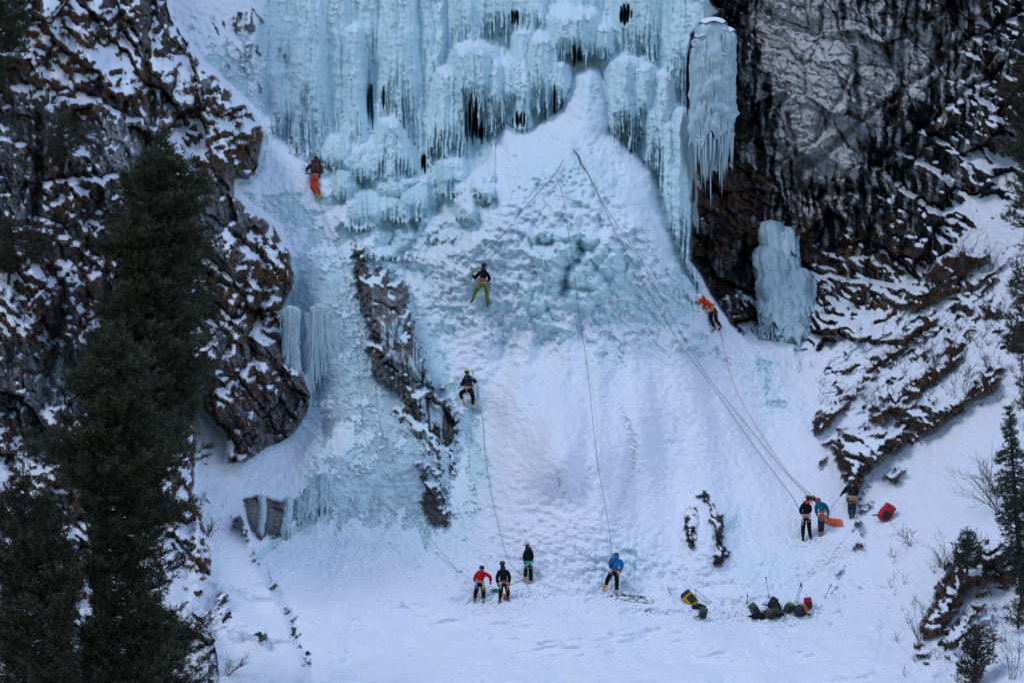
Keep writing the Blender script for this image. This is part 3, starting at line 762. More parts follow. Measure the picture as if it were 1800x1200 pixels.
yc = depth_at(1200, 200) - 1.5
rt = empty("icicle_curtain", P(1252, 40, y=yc), "big pale blue icicle curtain hanging free in front of the dark rock overhang", "icicle curtain")
ice_body([(1253, 36, 27, 255, .8, .15), (1238, 62, 22, 250, .8, .1), (1270, 52, 22, 235, .8, .2), (1228, 80, 12, 200, .8, .3), (1283, 75, 10, 185, .8, .4), (1255, 90, 33, 240, .7, .1)],
         "curtain", rt, yc, 3, icicles=95, icl=(.8, 2.4))
yc2 = sorted(depth_at(x_, 420) for x_ in range(1330, 1420, 8))[5] + .35; yc2b = sorted(depth_at(x_, 600) for x_ in range(1330, 1420, 8))[4] + .1
rt = empty("ice_column", P(1365, 600, y=yc2), "grey-blue frozen side fall on the black rock, right of the climber in the orange jacket", "frozen side fall")
ice_body([(1354, 386, 22, 560, .75, -.1), (1378, 398, 20, 540, .75, 0), (1340, 450, 12, 590, .75, .1), (1406, 478, 14, 565, .75, .15), (1375, 500, 30, 600, .75, .1), (1352, 430, 30, 575, .75, 0), (1330, 510, 8, 600, .75, .2), (1418, 490, 6, 545, .75, .3), (1392, 470, 24, 590, .75, .1)],
         "column", rt, yc2, 5, icicles=60, icl=(.5, 1.5), capsnow=False, yb=yc2b)
mb = MB(); mb.ell(P(1368, 614, y=yc2b - .1), (1.3, .9, .38)); mb.build("ice_foot", m_ice, rt)
for i, (lab_, lobes, ic_, dyy) in enumerate([
    ("grey icicle curtain hanging off the rock ledge above the dark left cliff foot", [(500, 542, 7, 640, .5, .4), (507, 536, 8, 655, .5, .4), (515, 538, 8, 640, .5, .3), (522, 541, 7, 660, .5, .3)], 150, .3),
    ("broad translucent icicle skirt right of the narrow curtain, reaching the snow below the ledge", [(541, 548, 7, 690, .5, .3), (549, 536, 9, 680, .5, .3), (559, 532, 9, 665, .5, .3), (568, 535, 10, 655, .5, .3), (578, 545, 10, 640, .5, .3), (588, 560, 9, 640, .5, .4)], 150, .18),
    ("two thin ice pillars standing in front of the small brown cave", [(459, 868, 6, 940, .8, .2), (505, 872, 7, 940, .8, 0)], 20, .9),
    ("short icicle fringe at the right side of the small brown cave", [(528, 872, 13, 915, .6, .2), (545, 855, 16, 910, .6, .2), (570, 830, 14, 900, .6, .2)], 50, .6)]):
    yy = min(depth_at(lobes[0][0], lobes[0][1]), depth_at(lobes[0][0], lobes[0][3] - 20)) - dyy
    rt = empty("icicle_curtain", P(lobes[0][0], lobes[0][3], y=yy), lab_, "icicles", "icicle curtains on the left rocks")
    ice_body(lobes, "c", rt, yy, 11 + i, icicles=ic_, icl=(.3, .9), irad=.025, capsnow=False)
# single icicles along the falls: they are part of the waterfall
wf = bpy.data.objects["frozen_waterfall"]
mb = MB(); r_ = random.Random(9)
for k in range(900):
    px = r_.uniform(480, 1215); py = r_.uniform(-20, 330)
    c_, r0 = np.searchsorted(ax_x, px), np.searchsorted(ax_y, py)
    if lab[r0, c_] != 1 or CONE_IN[r0, c_] > .1: continue
    step = Yf[min(NR - 1, r0 + 5), c_] - Yf[r0, c_]
    if step < .45: continue
    y0 = float(Yf[r0, c_]) + .02; ln = r_.uniform(.3, 1.5); rad = r_.uniform(.02, .05)
    p = P(px, py - 3, y=y0)
    mb.tube([p, p + Vector((0, 0, -ln * .5)), p + Vector((.01, 0, -ln))], [rad, rad * .7, rad * .06], 5)
if mb.n: tag(mb.build("icicle", m_ice, wf), kind="stuff")

# ------------------------------------------------------------------ dry grass tufts
m_grass, t, b = new_mat("dry_grass")
t.links.new(ramp(t, noise(t, 2.5, 4), [(.3, (.035, .020, .012)), (.55, (.12, .065, .038)), (.8, (.20, .12, .07))]), b.inputs["Base Color"])
b.inputs["Roughness"].default_value = .9
npr = np.random.RandomState(3)
def tufts(n, cond_w, seed, ln=(.18, .42), blades=9):
    w = cond_w.reshape(-1).astype(np.float64); w /= w.sum()
    ids = npr.choice(len(w), n, p=w)
    base = CO[ids]
    nb = n * blades
    b0 = np.repeat(base, blades, 0) + npr.normal(0, .06, (nb, 3)) * [1, .6, .6]
    L = npr.uniform(ln[0], ln[1], nb)
    dx = npr.normal(0, .45, nb); dy = -npr.uniform(.15, .7, nb); dz = npr.uniform(-1, .25, nb)
    d_ = np.stack([dx, dy, dz], 1); d_ /= np.linalg.norm(d_, axis=1, keepdims=True)
    mid = b0 + d_ * L[:, None] * .5 + [0, -.02, .06]
    tip = b0 + d_ * L[:, None] + np.stack([0 * L, 0 * L, -L * .35], 1)
    s_x = np.stack([npr.uniform(.008, .02, nb), npr.uniform(-.01, .01, nb), npr.uniform(-.006, .006, nb)], 1)
    v = np.stack([b0 - s_x, b0 + s_x, mid + s_x * .8, mid - s_x * .8, tip], 1).reshape(-1, 3)
    f = []
    for i in range(nb):
        o = i * 5; f.append((o, o + 1, o + 2, o + 3)); f.append((o + 3, o + 2, o + 4))
    me = bpy.data.meshes.new("dry_grass"); me.from_pydata(v.tolist(), [], f)
    return me
gw = rock_vis * (np.clip(brown - .25, 0, 1) * .4 + 1.5 * clump) * sstep(-.1, .5, N1[..., 2]) * (S_LEFT > 0) * (X > -40) * (V > -40) * (V < 1240) * (1 + 2 * blob(430, 230, 60, 60) + 2 * blob(470, 500, 60, 80) + blob(150, 120, 140, 100)) * (1 - .9 * blob(230, 260, 70, 50))
tag(link_mesh("dry_grass", tufts(4200, gw, 1, (.14, .34)), m_grass), "reddish brown dry grass hanging from the ledges of the left cliff", "dry grass", kind="stuff")
gw = rock_vis * (.6 * sstep(0, 6, OUTM) * sstep(26, 8, OUTM) + .8 * EXM * sstep(.3, .0, EX) + .15 * blob(1480, 560, 130, 80)) * (X > 1390) * (V > 380) * (V < 1240)
tag(link_mesh("dry_grass", tufts(2000, gw, 2, (.08, .24), 7), m_grass), "brown dry grass growing on the rock bands of the right snow slope", "dry grass", kind="stuff")

# ------------------------------------------------------------------ conifers
m_bark = simple_mat("bark", (.055, .042, .036), .9, .4, 5, 0, .03)
def needle_mat(name, dk, lt, old):
    m, t, b = new_mat(name)
    a = attr(t, "tint")
    c = ramp(t, a, [(0, dk), (.6, lt), (1, old)])
    c = mixc(t, .5, c, ramp(t, noise(t, 1.2, 3), [(.3, dk), (.7, lt)]))
    t.links.new(c, b.inputs["Base Color"]); b.inputs["Roughness"].default_value = .6
    return m
m_pine = needle_mat("pine_needles", (.020, .026, .013), (.062, .070, .034), (.105, .082, .046))
m_spruce = needle_mat("spruce_needles", (.010, .026, .016), (.028, .058, .036), (.05, .07, .04))
m_olive = needle_mat("olive_needles", (.022, .023, .013), (.062, .058, .032), (.105, .08, .048))

def needles(cl, dirs, size, blades, seed):
    """tufts of thin needles at the points cl, pointing along dirs"""
    rg = np.random.RandomState(seed); n = len(cl); nb = n * blades
    d0 = np.repeat(dirs, blades, 0); v = rg.normal(0, 1, (nb, 3)); v /= np.linalg.norm(v, axis=1, keepdims=True)
    dd = d0 * .9 + v * .8; dd /= np.linalg.norm(dd, axis=1, keepdims=True)
    L = np.repeat(size, blades) * rg.uniform(.6, 1.15, nb)
    b0 = np.repeat(cl, blades, 0) + d0 * (rg.uniform(-.6, .6, nb) * np.repeat(size, blades))[:, None]
    sd = np.cross(dd, rg.normal(0, 1, (nb, 3))); sd /= np.linalg.norm(sd, axis=1, keepdims=True) + 1e-9
    wd = (L * .085)[:, None]
    vv = np.stack([b0 - sd * wd, b0 + sd * wd, b0 + dd * L[:, None] * .6 + sd * wd * .9, b0 + dd * L[:, None]], 1).reshape(-1, 3)
    tint = np.repeat(np.clip(np.repeat(rg.rand(n) ** 1.3, blades) + rg.normal(0, .12, nb), 0, 1), 4)
    return vv, tint

def conifer(name, label, trunk_px, sil, y, m, seed=0, dens=1.0, size=.17, up_=.5, cat="conifer", group=None, depthr=.75, lean=0):
    """trunk_px: foot to tip; sil: (py, left, right) outline rows"""
    r = random.Random(seed); sc_ = K * (y + CAM_D) / CAM_D
    foot = P(*trunk_px[0], y=y); tip = P(*trunk_px[-1], y=y)
    rt = empty(name, foot, label, cat, group)
    tl = [P(a, b_, y=y) for a, b_ in trunk_px]; H = (tip - foot).length
    line = smooth_line(tl, 8); n = len(line)
    tr = MB(); r0 = .012 * H + .05
    tr.tube(line, [r0 * (1 - .92 * i / (n - 1)) for i in range(n)], 9)
    sy = [q[0] for q in sil]
    def half(py):
        l_, r_2 = np.interp(py, sy, [q[1] for q in sil]), np.interp(py, sy, [q[2] for q in sil]); m_, h_ = (l_ + r_2) / 2, (r_2 - l_) / 2 * 1.13
        return m_ - h_, m_ + h_
    def trunk_at(py):
        ys = [q[1] for q in trunk_px][::-1]; xs = [q[0] for q in trunk_px][::-1]
        return float(np.interp(py, ys, xs))
    cl = []; dr = []; sz = []
    py = sy[0]
    while py < sy[-1]:
        l, rr = half(py); tx = trunk_at(py)
        wpx = max(rr - l, 6)
        nb = max(2, int((3 + wpx / 22) * dens))
        for k in range(nb):
            th = r.uniform(0, 2 * math.pi)
            c_, s_ = math.cos(th), math.sin(th)
            ext = (rr - tx) if c_ > 0 else (tx - l)
            ext = max(ext, wpx * .12)
            dep = wpx * .5 * depthr
            lobe = .5 + .5 * math.sin(py * .085 + th * 2.0 + seed * 1.7) * math.sin(py * .031 + seed)
            if r.random() < .25 * (1 - lobe): continue
            ln = r.uniform(.5, 1.0) ** .6 * (.45 + .62 * lobe)
            if r.random() < .1: ln *= 1.12
            dx = c_ * ext * ln * sc_; dyy = s_ * dep * ln * sc_
            Lb = math.hypot(dx, dyy)
            p0 = P(tx, py, y=y)
            rise = r.uniform(-.12, .28) * Lb * up_ * 1.6 + (.2 if up_ > 0 else -.25 * Lb)
            pts = []
            for q in range(6):
                u = q / 5
                pts.append(p0 + Vector((dx * u, dyy * u, -(.12 * math.sin(u * 3.14)) * Lb * (1 if up_ > 0 else -.4) + rise * u * u + r.uniform(-.05, .05))))
            tr.tube(pts, [max(.012, .028 * Lb ** .5 * (1 - .85 * q / 5)) for q in range(6)], 4, False)
            nt_ = max(3, int(Lb * 11 * (1 if ln > .7 else .7)))
            ctr = [r.uniform(.3, 1.0) ** .7 for _ in range(max(2, int(Lb * 2.2)))]
            for q in range(nt_):
                u = min(1.0, max(.15, r.choice(ctr) + r.gauss(0, .05)))
                i0 = min(4, int(u * 5)); f_ = u * 5 - i0
                pp = pts[i0].lerp(pts[i0 + 1], f_)
                tw = Vector((r.gauss(0, 1), r.gauss(0, 1), r.gauss(.15, .45))); tw.normalize()
                tl_ = r.uniform(.05, .26 * Lb ** .5 + .1) * (1.15 - .6 * u)
                e = pp + tw * tl_
                dv = (tw * .6 + Vector((dx, dyy, 0)).normalized() * .5 + Vector((0, 0, up_ * r.uniform(.6, 1.4)))).normalized()
                cl.append(e); dr.append(dv); sz.append(size * r.uniform(.7, 1.3))
                if tl_ > .18 and r.random() < .5: tr.tube([pp, e], [.008, .005], 3, False)
        py += r.uniform(3.5, 8) / dens
    vv, tint = needles(np.array([tuple(q) for q in cl]), np.array([tuple(q) for q in dr]), np.array(sz), 13, seed)
    vv = vv - np.array(tuple(foot))
    nf = len(vv) // 4; me = bpy.data.meshes.new("crown")
    me.vertices.add(len(vv)); me.vertices.foreach_set("co", vv.astype(np.float32).ravel())
    me.loops.add(nf * 4); me.loops.foreach_set("vertex_index", np.arange(nf * 4, dtype=np.int32))
    me.polygons.add(nf); me.polygons.foreach_set("loop_start", np.arange(0, nf * 4, 4, dtype=np.int32)); me.polygons.foreach_set("loop_total", np.full(nf, 4, np.int32))
    me.update(calc_edges=True)
    at = me.attributes.new("tint", 'FLOAT', 'POINT'); at.data.foreach_set("value", tint.astype(np.float32))
    link_mesh("crown", me, m, rt)
    tr.build("trunk", m_bark, rt)
    return rt

conifer("pine_tree", "tall dark stone pine against the left cliff, its crown top highest of the big pines", [(225,820),(235,560),(262,420),(285,238)],
  [(236,275,297),(262,262,318),(300,228,362),(345,212,372),(385,178,384),(430,168,384),(470,205,385),(520,196,378),(565,160,398),(620,150,404),(680,190,404),(735,215,380),(800,250,345)],
  depth_at(240,800) - 2.2, m_pine, 1, 1.15, .17)
conifer("pine_tree", "dense dark pine standing lower, just in front of the tallest pine", [(190,1290),(185,900),(205,578)],
  [(575,195,215),(610,150,240),(650,115,275),(700,125,310),(745,135,330),(790,60,350),(840,85,342),(880,150,350),(930,158,330),(990,150,322),(1050,165,318),(1100,150,345),(1160,130,372),(1260,90,385)],
  depth_at(200,1150) - 3.0, m_pine, 2, 1.1, .17)
conifer("pine_tree", "brownish green pine filling the bottom left corner of the picture", [(120,1300),(100,1050),(40,838)],
  [(836,25,45),(862,5,75),(910,-20,110),(960,-40,135),(1020,-50,150),(1070,-50,130),(1120,-60,105),(1180,-60,125),(1280,-60,140)],
  depth_at(60,1150) - 4.2, m_olive, 3, 1.05, .17)
conifer("pine_tree", "pine crown at the upper left corner beside the snowy ledges", [(-20,230),(-15,60),(-10,-110)],
  [(-110,-30,10),(-60,-50,30),(0,-60,48),(50,-60,58),(95,-50,60),(125,-50,50),(150,-40,25)], depth_at(10,150) - 1.8, m_pine, 4, 1.0, .16)
conifer("pine_tree", "low scrubby pine on the rocks at the left edge, above the thin bare sapling", [(15,500),(20,400)],
  [(392,5,30),(415,-20,90),(440,-40,130),(465,-40,90),(480,-30,30)], depth_at(20,480) - .9, m_olive, 5, 1.2, .13)
conifer("pine_tree", "olive pine crown at the right edge under the streaked rock wall", [(1830,330),(1815,180),(1812,40)],
  [(42,1795,1825),(90,1772,1850),(140,1748,1860),(200,1752,1865),(255,1745,1865),(290,1775,1870)], depth_at(1790,330) - 1.5, m_olive, 6, .9, .16)
conifer("pine_tree", "loose pine with snow showing through at the right edge, level with the brown rock bands", [(1822,780),(1815,600),(1805,430)],
  [(425,1795,1815),(470,1772,1840),(520,1768,1850),(560,1752,1850),(610,1758,1850),(660,1768,1850),(720,1776,1850)], depth_at(1800,740) - 1.5, m_pine, 7, .8, .15)
conifer("pine_tree", "small pine over the snowy rocks at the right edge, below the olive crown", [(1830,440),(1812,360),(1805,296)],
  [(296,1790,1815),(325,1768,1840),(365,1755,1850),(400,1770,1850)], depth_at(1800,430) - 1.2, m_pine, 8, .9, .15)
conifer("spruce_tree", "young green spruce with a pointed top at the right edge above the lower rocks", [(1800,1070),(1785,880),(1774,716)],
  [(716,1771,1777),(760,1758,1790),(810,1748,1806),(860,1746,1818),(910,1756,1830),(970,1762,1840),(1040,1772,1850)], depth_at(1785,1050) - 1.0, m_spruce, 9, 1.3, .13, up_=-.1, cat="conifer")
for i, (lab_, tp, sl, mm, sz) in enumerate([
   ("dark green juniper bush growing above the big lower right outcrop", [(1700,1010),(1700,945)], [(938,1690,1715),(955,1672,1730),(975,1668,1740),(1000,1672,1730)], m_spruce, .10),
   ("dark juniper bush leaning over the snow at the bottom right corner", [(1712,1195),(1720,1105)], [(1105,1705,1740),(1125,1690,1765),(1150,1680,1760),(1180,1660,1740),(1200,1650,1720)], m_olive, .11),
   ("small juniper on the snow hump at the right edge near the bottom", [(1790,1105),(1790,1062)], [(1062,1780,1800),(1075,1765,1815),(1092,1760,1815),(1100,1770,1810)], m_olive, .09),
   ("dark needle bush hanging on the pale rock of the upper left cliff", [(105,300),(105,215)], [(212,85,130),(235,72,142),(260,70,146),(285,75,140),(300,85,130)], m_pine, .10)]):
    conifer("juniper_bush", lab_, tp, sl, depth_at(*tp[0]) - .5, mm, 20 + i, 1.4, sz, cat="bush")

# ------------------------------------------------------------------ bare shrubs
m_twig = simple_mat("twig_bark", (.045, .032, .030), .9, .3, 8, 0, 0)
def shrub(label, px, py, h, spread, stems=7, seed=0, lean=(0, 0), off=.1, group="bare shrubs on the slopes", rad=.014):
    r = random.Random(seed); rt = empty("bare_shrub", P(px, py), label, "shrub", group)
    o = P(px, py, -off) + Vector((0, 0, -.08)); mb = MB()
    def grow(p, d_, L, rr, dep):
        pts = [p]; dd = d_.copy()
        for q in range(4):
            dd = (dd + Vector((r.gauss(0, .13), r.gauss(0, .1), r.gauss(.03, .1)))).normalized()
            pts.append(pts[-1] + dd * L / 4)
        mb.tube(pts, [rr * (1 - .14 * q) for q in range(5)], 4, False)
        if dep > 0:
            for q in range(r.randint(2, 4)):
                i = r.randint(1, 4)
                nd = (dd + Vector((r.gauss(0, .55), r.gauss(0, .4), r.gauss(0, .4)))).normalized()
                grow(pts[i], nd, L * r.uniform(.4, .65), rr * .6, dep - 1)
    for s in range(stems):
        a = r.uniform(-1, 1) * spread
        grow(o + Vector((r.gauss(0, .06), r.gauss(0, .06), 0)), Vector((math.sin(a) + lean[0], r.uniform(-.5, .1), math.cos(a) + lean[1])).normalized(), h * r.uniform(.5, .9), rad * r.uniform(.7, 1.2), 3)
    mb.build("branch", m_twig, rt)
for i, (lb, px, py, h, sp, st_, ln_) in enumerate([
  ("large bare shrub rising above the topmost grassy band of the right slope", 1700, 470, 1.9, .8, 9, (-.2, 0)),
  ("bare shrub at the left end of the topmost grassy band", 1640, 500, 1.4, .7, 7, (-.3, 0)),
  ("thin bare shrub right of the topmost grassy band", 1735, 480, 1.3, .7, 6, (.3, 0)),
  ("bare bush in the snow between the topmost and second bands", 1690, 575, .9, 1.1, 5, (0, -.2)),
  ("bare shrub growing from the long brown band at mid slope", 1640, 660, 1.5, .7, 8, (-.1, 0)),
  ("bare shrub left of the long brown band at mid slope", 1575, 640, 1.2, .8, 6, (-.2, 0)),
  ("tall bare stems on the right part of the lowest big band", 1700, 700, 1.3, .6, 6, (.2, 0)),
  ("sparse bare shrub above the black boulder", 1545, 740, 1.5, .8, 7, (-.3, 0)),
  ("bare twigs sticking out of the snow left of the band above the black boulder", 1520, 700, 1.0, .9, 5, (-.4, 0)),
  ("wide fan of bare branches reaching left beside the young spruce", 1755, 895, 2.2, .55, 10, (-.8, .2)),
  ("second bare shrub below the fan of branches beside the young spruce", 1750, 870, 1.6, .5, 7, (-1.0, .6)),
  ("thin bare sprig in the snow right of the red backpack on the slope", 1600, 955, 1.3, .7, 5, (-.5, -.1)),
  ("low bare sprig left of the lower right outcrop", 1665, 1000, 1.4, .5, 6, (-.9, .3)),
  ("thin bare twigs at the bottom right beside the small grassy rock", 1615, 1130, 1.0, .5, 5, (-.1, 0)),
  ("tall bare stems at the right edge of the bottom corner", 1780, 1190, 1.8, .35, 6, (0, 0)),
  ("bare bush with red-brown twigs beside the big pine at the bottom left", 320, 1150, 2.2, .9, 12, (.1, 0)),
  ("bare bush standing left of the snow rib at the bottom", 290, 1230, 2.4, .9, 12, (.1, 0)),
  ("small bare shrub on the snow near the top of the lower left rock rib", 365, 940, .9, .8, 7, (.3, 0)),
  ("little bare shrub on the snow of the lower left rib", 395, 1185, 1.0, .9, 6, (.3, 0)),
  ("thin bare shrub among the snowy ledges at the upper left", 50, 130, 1.0, .8, 6, (.1, 0)),
  ("bare shrub right of the lowest right band near the pine", 1740, 650, 1.0, .8, 6, (.1, 0))]):
    shrub(lb, px, py, h, sp, st_, 40 + i, ln_)
rt = empty("bare_sapling", P(38, 605), "thin bare sapling standing on the snowy ledge at the left edge", "sapling")
mb = MB(); p0 = P(36, 608, -.1); p1 = P(45, 530, y=p0.y - .1)
mb.tube([p0, p0.lerp(p1, .5) + Vector((.03, 0, 0)), p1], [.035, .025, .01], 5); r_ = random.Random(4)
for k in range(26):
    q = p0.lerp(p1, r_.uniform(.1, 1)); e = q + Vector((r_.choice((-1, 1)) * r_.uniform(.1, .35), r_.uniform(-.1, .1), r_.uniform(-.05, .1)))
    mb.tube([q, e], [.01, .004], 3, False)
mb.build("branch", m_twig, rt)
# a bare stick lying out of the grass band
mb = MB(); mb.tube([P(1444, 692, -.25), P(1470, 688, -.3), P(1484, 684, -.15)], [.012, .02, .028], 5)
tag(mb.build("fallen_branch", m_twig), "bare stick poking out over the snow left of the steep grassy band", "branch")

# snow crumbs and brushwood
r_ = random.Random(77); mb = MB()
for k in range(1500):
    u = r_.random()
    if u < .3: px, py = r_.gauss(960, 110), r_.gauss(985, 30)
    elif u < .5: px, py = r_.gauss(870, 45), r_.gauss(1062, 10)
    elif u < .7: px, py = r_.gauss(1380, 90), r_.gauss(1050, 40)
    elif u < .85: px, py = r_.gauss(620, 110), r_.gauss(985, 30)
    else: px, py = r_.uniform(560, 1500), r_.uniform(940, 1190)
    if not (350 < px < 1600 and 700 < py < 1195): continue
    z = r_.uniform(.015, .06) * (1.6 if r_.random() < .08 else 1)
    rot = Matrix.Rotation(r_.uniform(0, 3), 3, 'Z') @ Matrix.Rotation(r_.uniform(0, 3), 3, 'X')
    mb.ell(P(px, py, -z * .3), (z * 1.3, z, z * .8), rot, 5, 4, sq=.7)
tag(mb.build("snow_crumbs", m_snow, None, smooth=False), "loose crumbs and small blocks of snow scattered over the lower snow", "snow debris", kind="stuff")
mb = MB(); k = 0
while k < 330:
    px, py = r_.uniform(1400, 1800), r_.uniform(380, 1190)
    if py < 640 - (px - 1400) * .55 or (px < 1560 and py > 830) or (py > 720 and py < 950 and px < 1740): continue
    if r_.random() > .25 + .75 * float(np.exp(-((py - (900 - (px - 1400) * .9)) / 130) ** 2)): continue
    k += 1; o = P(px, py, -.03)
    for j in range(r_.randint(2, 5)):
        a = r_.uniform(-.9, .9); L = r_.uniform(.15, .6); q1 = o + Vector((math.sin(a) * L * .5, -.05, math.cos(a) * L * .5)); q2_ = q1 + Vector((math.sin(a + .3) * L * .5, -.03, math.cos(a + .3) * L * .5))
        mb.tube([o, q1, q2_], [.009, .007, .003], 3, False)
        mb.tube([q1, q1 + Vector((-math.sin(a) * L * .3 + .03, -.03, L * .25))], [.006, .003], 3, False)
tag(mb.build("brushwood", m_twig, None), "thin bare twigs sticking out of the snow all over the right slope", "brushwood", kind="stuff")

# ------------------------------------------------------------------ people
m_skin = simple_mat("skin", (.45, .27, .20), .55, .1, 10, 0, 0)
def skin(name, nodes, edges, m, parent, sub=1, root=0):
    me = bpy.data.meshes.new(name)
    org = parent.location
    me.from_pydata([tuple(Vector(n[0]) - org) for n in nodes], edges, [])
    o = bpy.data.objects.new(name, me); COL.objects.link(o)
    sk = o.modifiers.new("skin", 'SKIN'); sk.use_smooth_shade = True
    sk.branch_smoothing = .4
    for i, n in enumerate(nodes):
        rr = n[1] if hasattr(n[1], '__len__') else (n[1], n[1])
        me.skin_vertices[0].data[i].radius = rr
        me.skin_vertices[0].data[i].use_root = (i == root)
    ss = o.modifiers.new("sub", 'SUBSURF'); ss.levels = sub; ss.render_levels = sub
    dg = bpy.context.evaluated_depsgraph_get(); dg.update()
    new = bpy.data.meshes.new_from_object(o.evaluated_get(dg))
    bpy.data.objects.remove(o); new.name = name
    new.polygons.foreach_set("use_smooth", np.ones(len(new.polygons), bool))
    new.materials.clear()
    return link_mesh(name, new, m, parent)

def axe(label, hand, top, pick_dir, carried_by=None):
    """ice axe: hand = grip point, top = head of the shaft"""
    rt = empty("ice_axe", hand, label, "ice axe", "ice axes of the climbers")
    hd, tp = Vector(hand), Vector(top); ax_ = (tp - hd).normalized(); L = (tp - hd).length
    pk = Vector(pick_dir).normalized()
    mb = MB(); base = hd - ax_ * .06
    mb.tube(smooth_line([base, hd, hd + ax_ * L * .5 - pk * .035, tp], 4), .013, 6)
    mb.build("shaft", mat("axe_shaft", (.02, .02, .024), rough=.4), rt)
    mb = MB(); mb.tube(smooth_line([tp - pk * .09 + ax_ * .01, tp, tp + pk * .09 - ax_ * .005, tp + pk * .17 - ax_ * .06], 4), [.02] * 5 + [.014] * 4 + [.009] * 3 + [.003], 5)
    mb.build("pick", mat("steel", (.25, .26, .28), rough=.35, metal=.8), rt)
    return rt

def person(label, J, y0, col, climbing=False, group=None, helmet=None, hat=None, face_dir=(0, 1, 0), boots=(.30, .16, .04), gloves=(.02, .02, .025),
           harness=(.5, .12, .06), gear=(), collar=None, gaiter=None, offs=None, extra=None):
    """J: joints in photo pixels; y0: distance of a standing figure; climbing figures keep off the ice by their own reach"""
    off = {'head': -.42, 'neck': -.44, 'chest': -.45, 'sl': -.43, 'sr': -.43, 'waist': -.50, 'pelvis': -.52, 'el': -.40, 'er': -.40, 'hl': -.10, 'hr': -.10,
           'kl': -.30, 'kr': -.30, 'al': -.30, 'ar': -.30, 'tl': -.06, 'tr': -.06, 'hipl': -.48, 'hipr': -.48}
    stand = {'head': .04, 'neck': .02, 'chest': .0, 'sl': .0, 'sr': .0, 'waist': -.02, 'pelvis': -.03, 'el': .02, 'er': .02, 'hl': .2, 'hr': .2, 'kl': .03, 'kr': .03, 'al': -.02, 'ar': -.02, 'tl': .14, 'tr': .14, 'hipl': -.02, 'hipr': -.02}
    if offs: off.update(offs); stand.update(offs)
    Q = {}
    dr_ = 0
    for k, (px, py) in J.items():
        if climbing: Q[k] = P(px, py, off[k])
        else: Q[k] = P(px, py, y=y0 + stand[k])
    # keep a climber's trunk straight in depth: chest/pelvis/knees follow a line from shoulders to feet
    if climbing:
        for k in ('waist', 'hipl', 'hipr'):
            f_ = .5; Q[k].y = Q['pelvis'].y if k != 'waist' else (Q['pelvis'].y + Q['chest'].y) / 2
        Q['al'].y = min(Q['al'].y, Q['tl'].y - .05); Q['ar'].y = min(Q['ar'].y, Q['tr'].y - .05)
    s = 1.0
    foot = (Q['al'] + Q['ar']) / 2 + Vector((0, 0, -.08))
    rt = empty("person", foot, label, "person", group)
    hdz = Q['head']; fd = Vector(face_dir).normalized(); upv = (Q['head'] - Q['neck']).normalized()
    def wrist(h, e): return h + (e - h) * .18
    # body: one continuous surface
    nd = [(Q['pelvis'], (.13, .10)), (Q['waist'], (.12, .09)), (Q['chest'], (.15, .10)), (Q['neck'], .055), (hdz - upv * .055, .072), (hdz, (.078, .09)), (hdz + upv * .07, .065),
          (Q['sl'], .06), (Q['el'], .043), (wrist(Q['hl'], Q['el']), .03), (Q['sr'], .06), (Q['er'], .043), (wrist(Q['hr'], Q['er']), .03),
          (Q['hipl'], .085), (Q['kl'], .055), (Q['al'], .04), (Q['hipr'], .085), (Q['kr'], .055), (Q['ar'], .04), (Q['tl'], .03), (Q['tr'], .03),
          (hdz - upv * .015 + fd * .105, .014)]
    ed = [(0, 1), (1, 2), (2, 3), (3, 4), (4, 5), (5, 6), (2, 7), (7, 8), (8, 9), (2, 10), (10, 11), (11, 12), (0, 13), (13, 14), (14, 15), (0, 16), (16, 17), (17, 18), (15, 19), (18, 20), (5, 21)]
    # hands: palm and five unequal, bent fingers
    for hk, ek, sgn in (('hl', 'el', -1), ('hr', 'er', 1)):
        h = Q[hk]; d_ = (h - Q[ek]).normalized(); wi = 9 if hk == 'hl' else 12
        side = d_.cross(Vector((0, 1, 0))).normalized() if abs(d_.y) < .95 else Vector((1, 0, 0)); nrm = side.cross(d_).normalized()
        nd.append((h + d_ * .02, (.036, .02))); pi = len(nd) - 1; ed.append((wi, pi))
        for q, ln in enumerate((.068, .078, .072, .056)):
            b0 = h + d_ * .045 + side * (.030 - .020 * q)
            nd += [(b0, .010), (b0 + d_ * ln * .5 + nrm * .008, .009), (b0 + d_ * ln * .75 + nrm * .035, .008)]
            n_ = len(nd); ed += [(pi, n_ - 3), (n_ - 3, n_ - 2), (n_ - 2, n_ - 1)]
        b0 = h + side * .045 + d_ * .01
        nd += [(b0, .011), (b0 + side * .02 + d_ * .035 + nrm * .01, .010)]; n_ = len(nd); ed += [(pi, n_ - 2), (n_ - 2, n_ - 1)]
    body = skin("body", nd, ed, m_skin, rt)
    mj = mat("jacket_" + col[0], col[1], rough=.95, var=.4, scale=6, bumpd=.08, spec=.08); mt_ = mat("trousers_" + col[2], col[3], rough=.95, var=.4, scale=6, bumpd=.08, spec=.08)
    w0 = Q['waist'].lerp(Q['pelvis'], .75)
    nd = [(w0, (.19, .15)), (Q['waist'], (.18, .145)), (Q['chest'], (.205, .16)), (Q['neck'].lerp(Q['chest'], .35), (.155, .125)), (Q['neck'] + upv * .05, .11),
          (Q['sl'], .10), (Q['el'], .082), (wrist(Q['hl'], Q['el']), .06), (Q['sr'], .10), (Q['er'], .082), (wrist(Q['hr'], Q['er']), .06)]
    skin("jacket", nd, [(0, 1), (1, 2), (2, 3), (3, 4), (2, 5), (5, 6), (6, 7), (2, 8), (8, 9), (9, 10)], mj, rt)
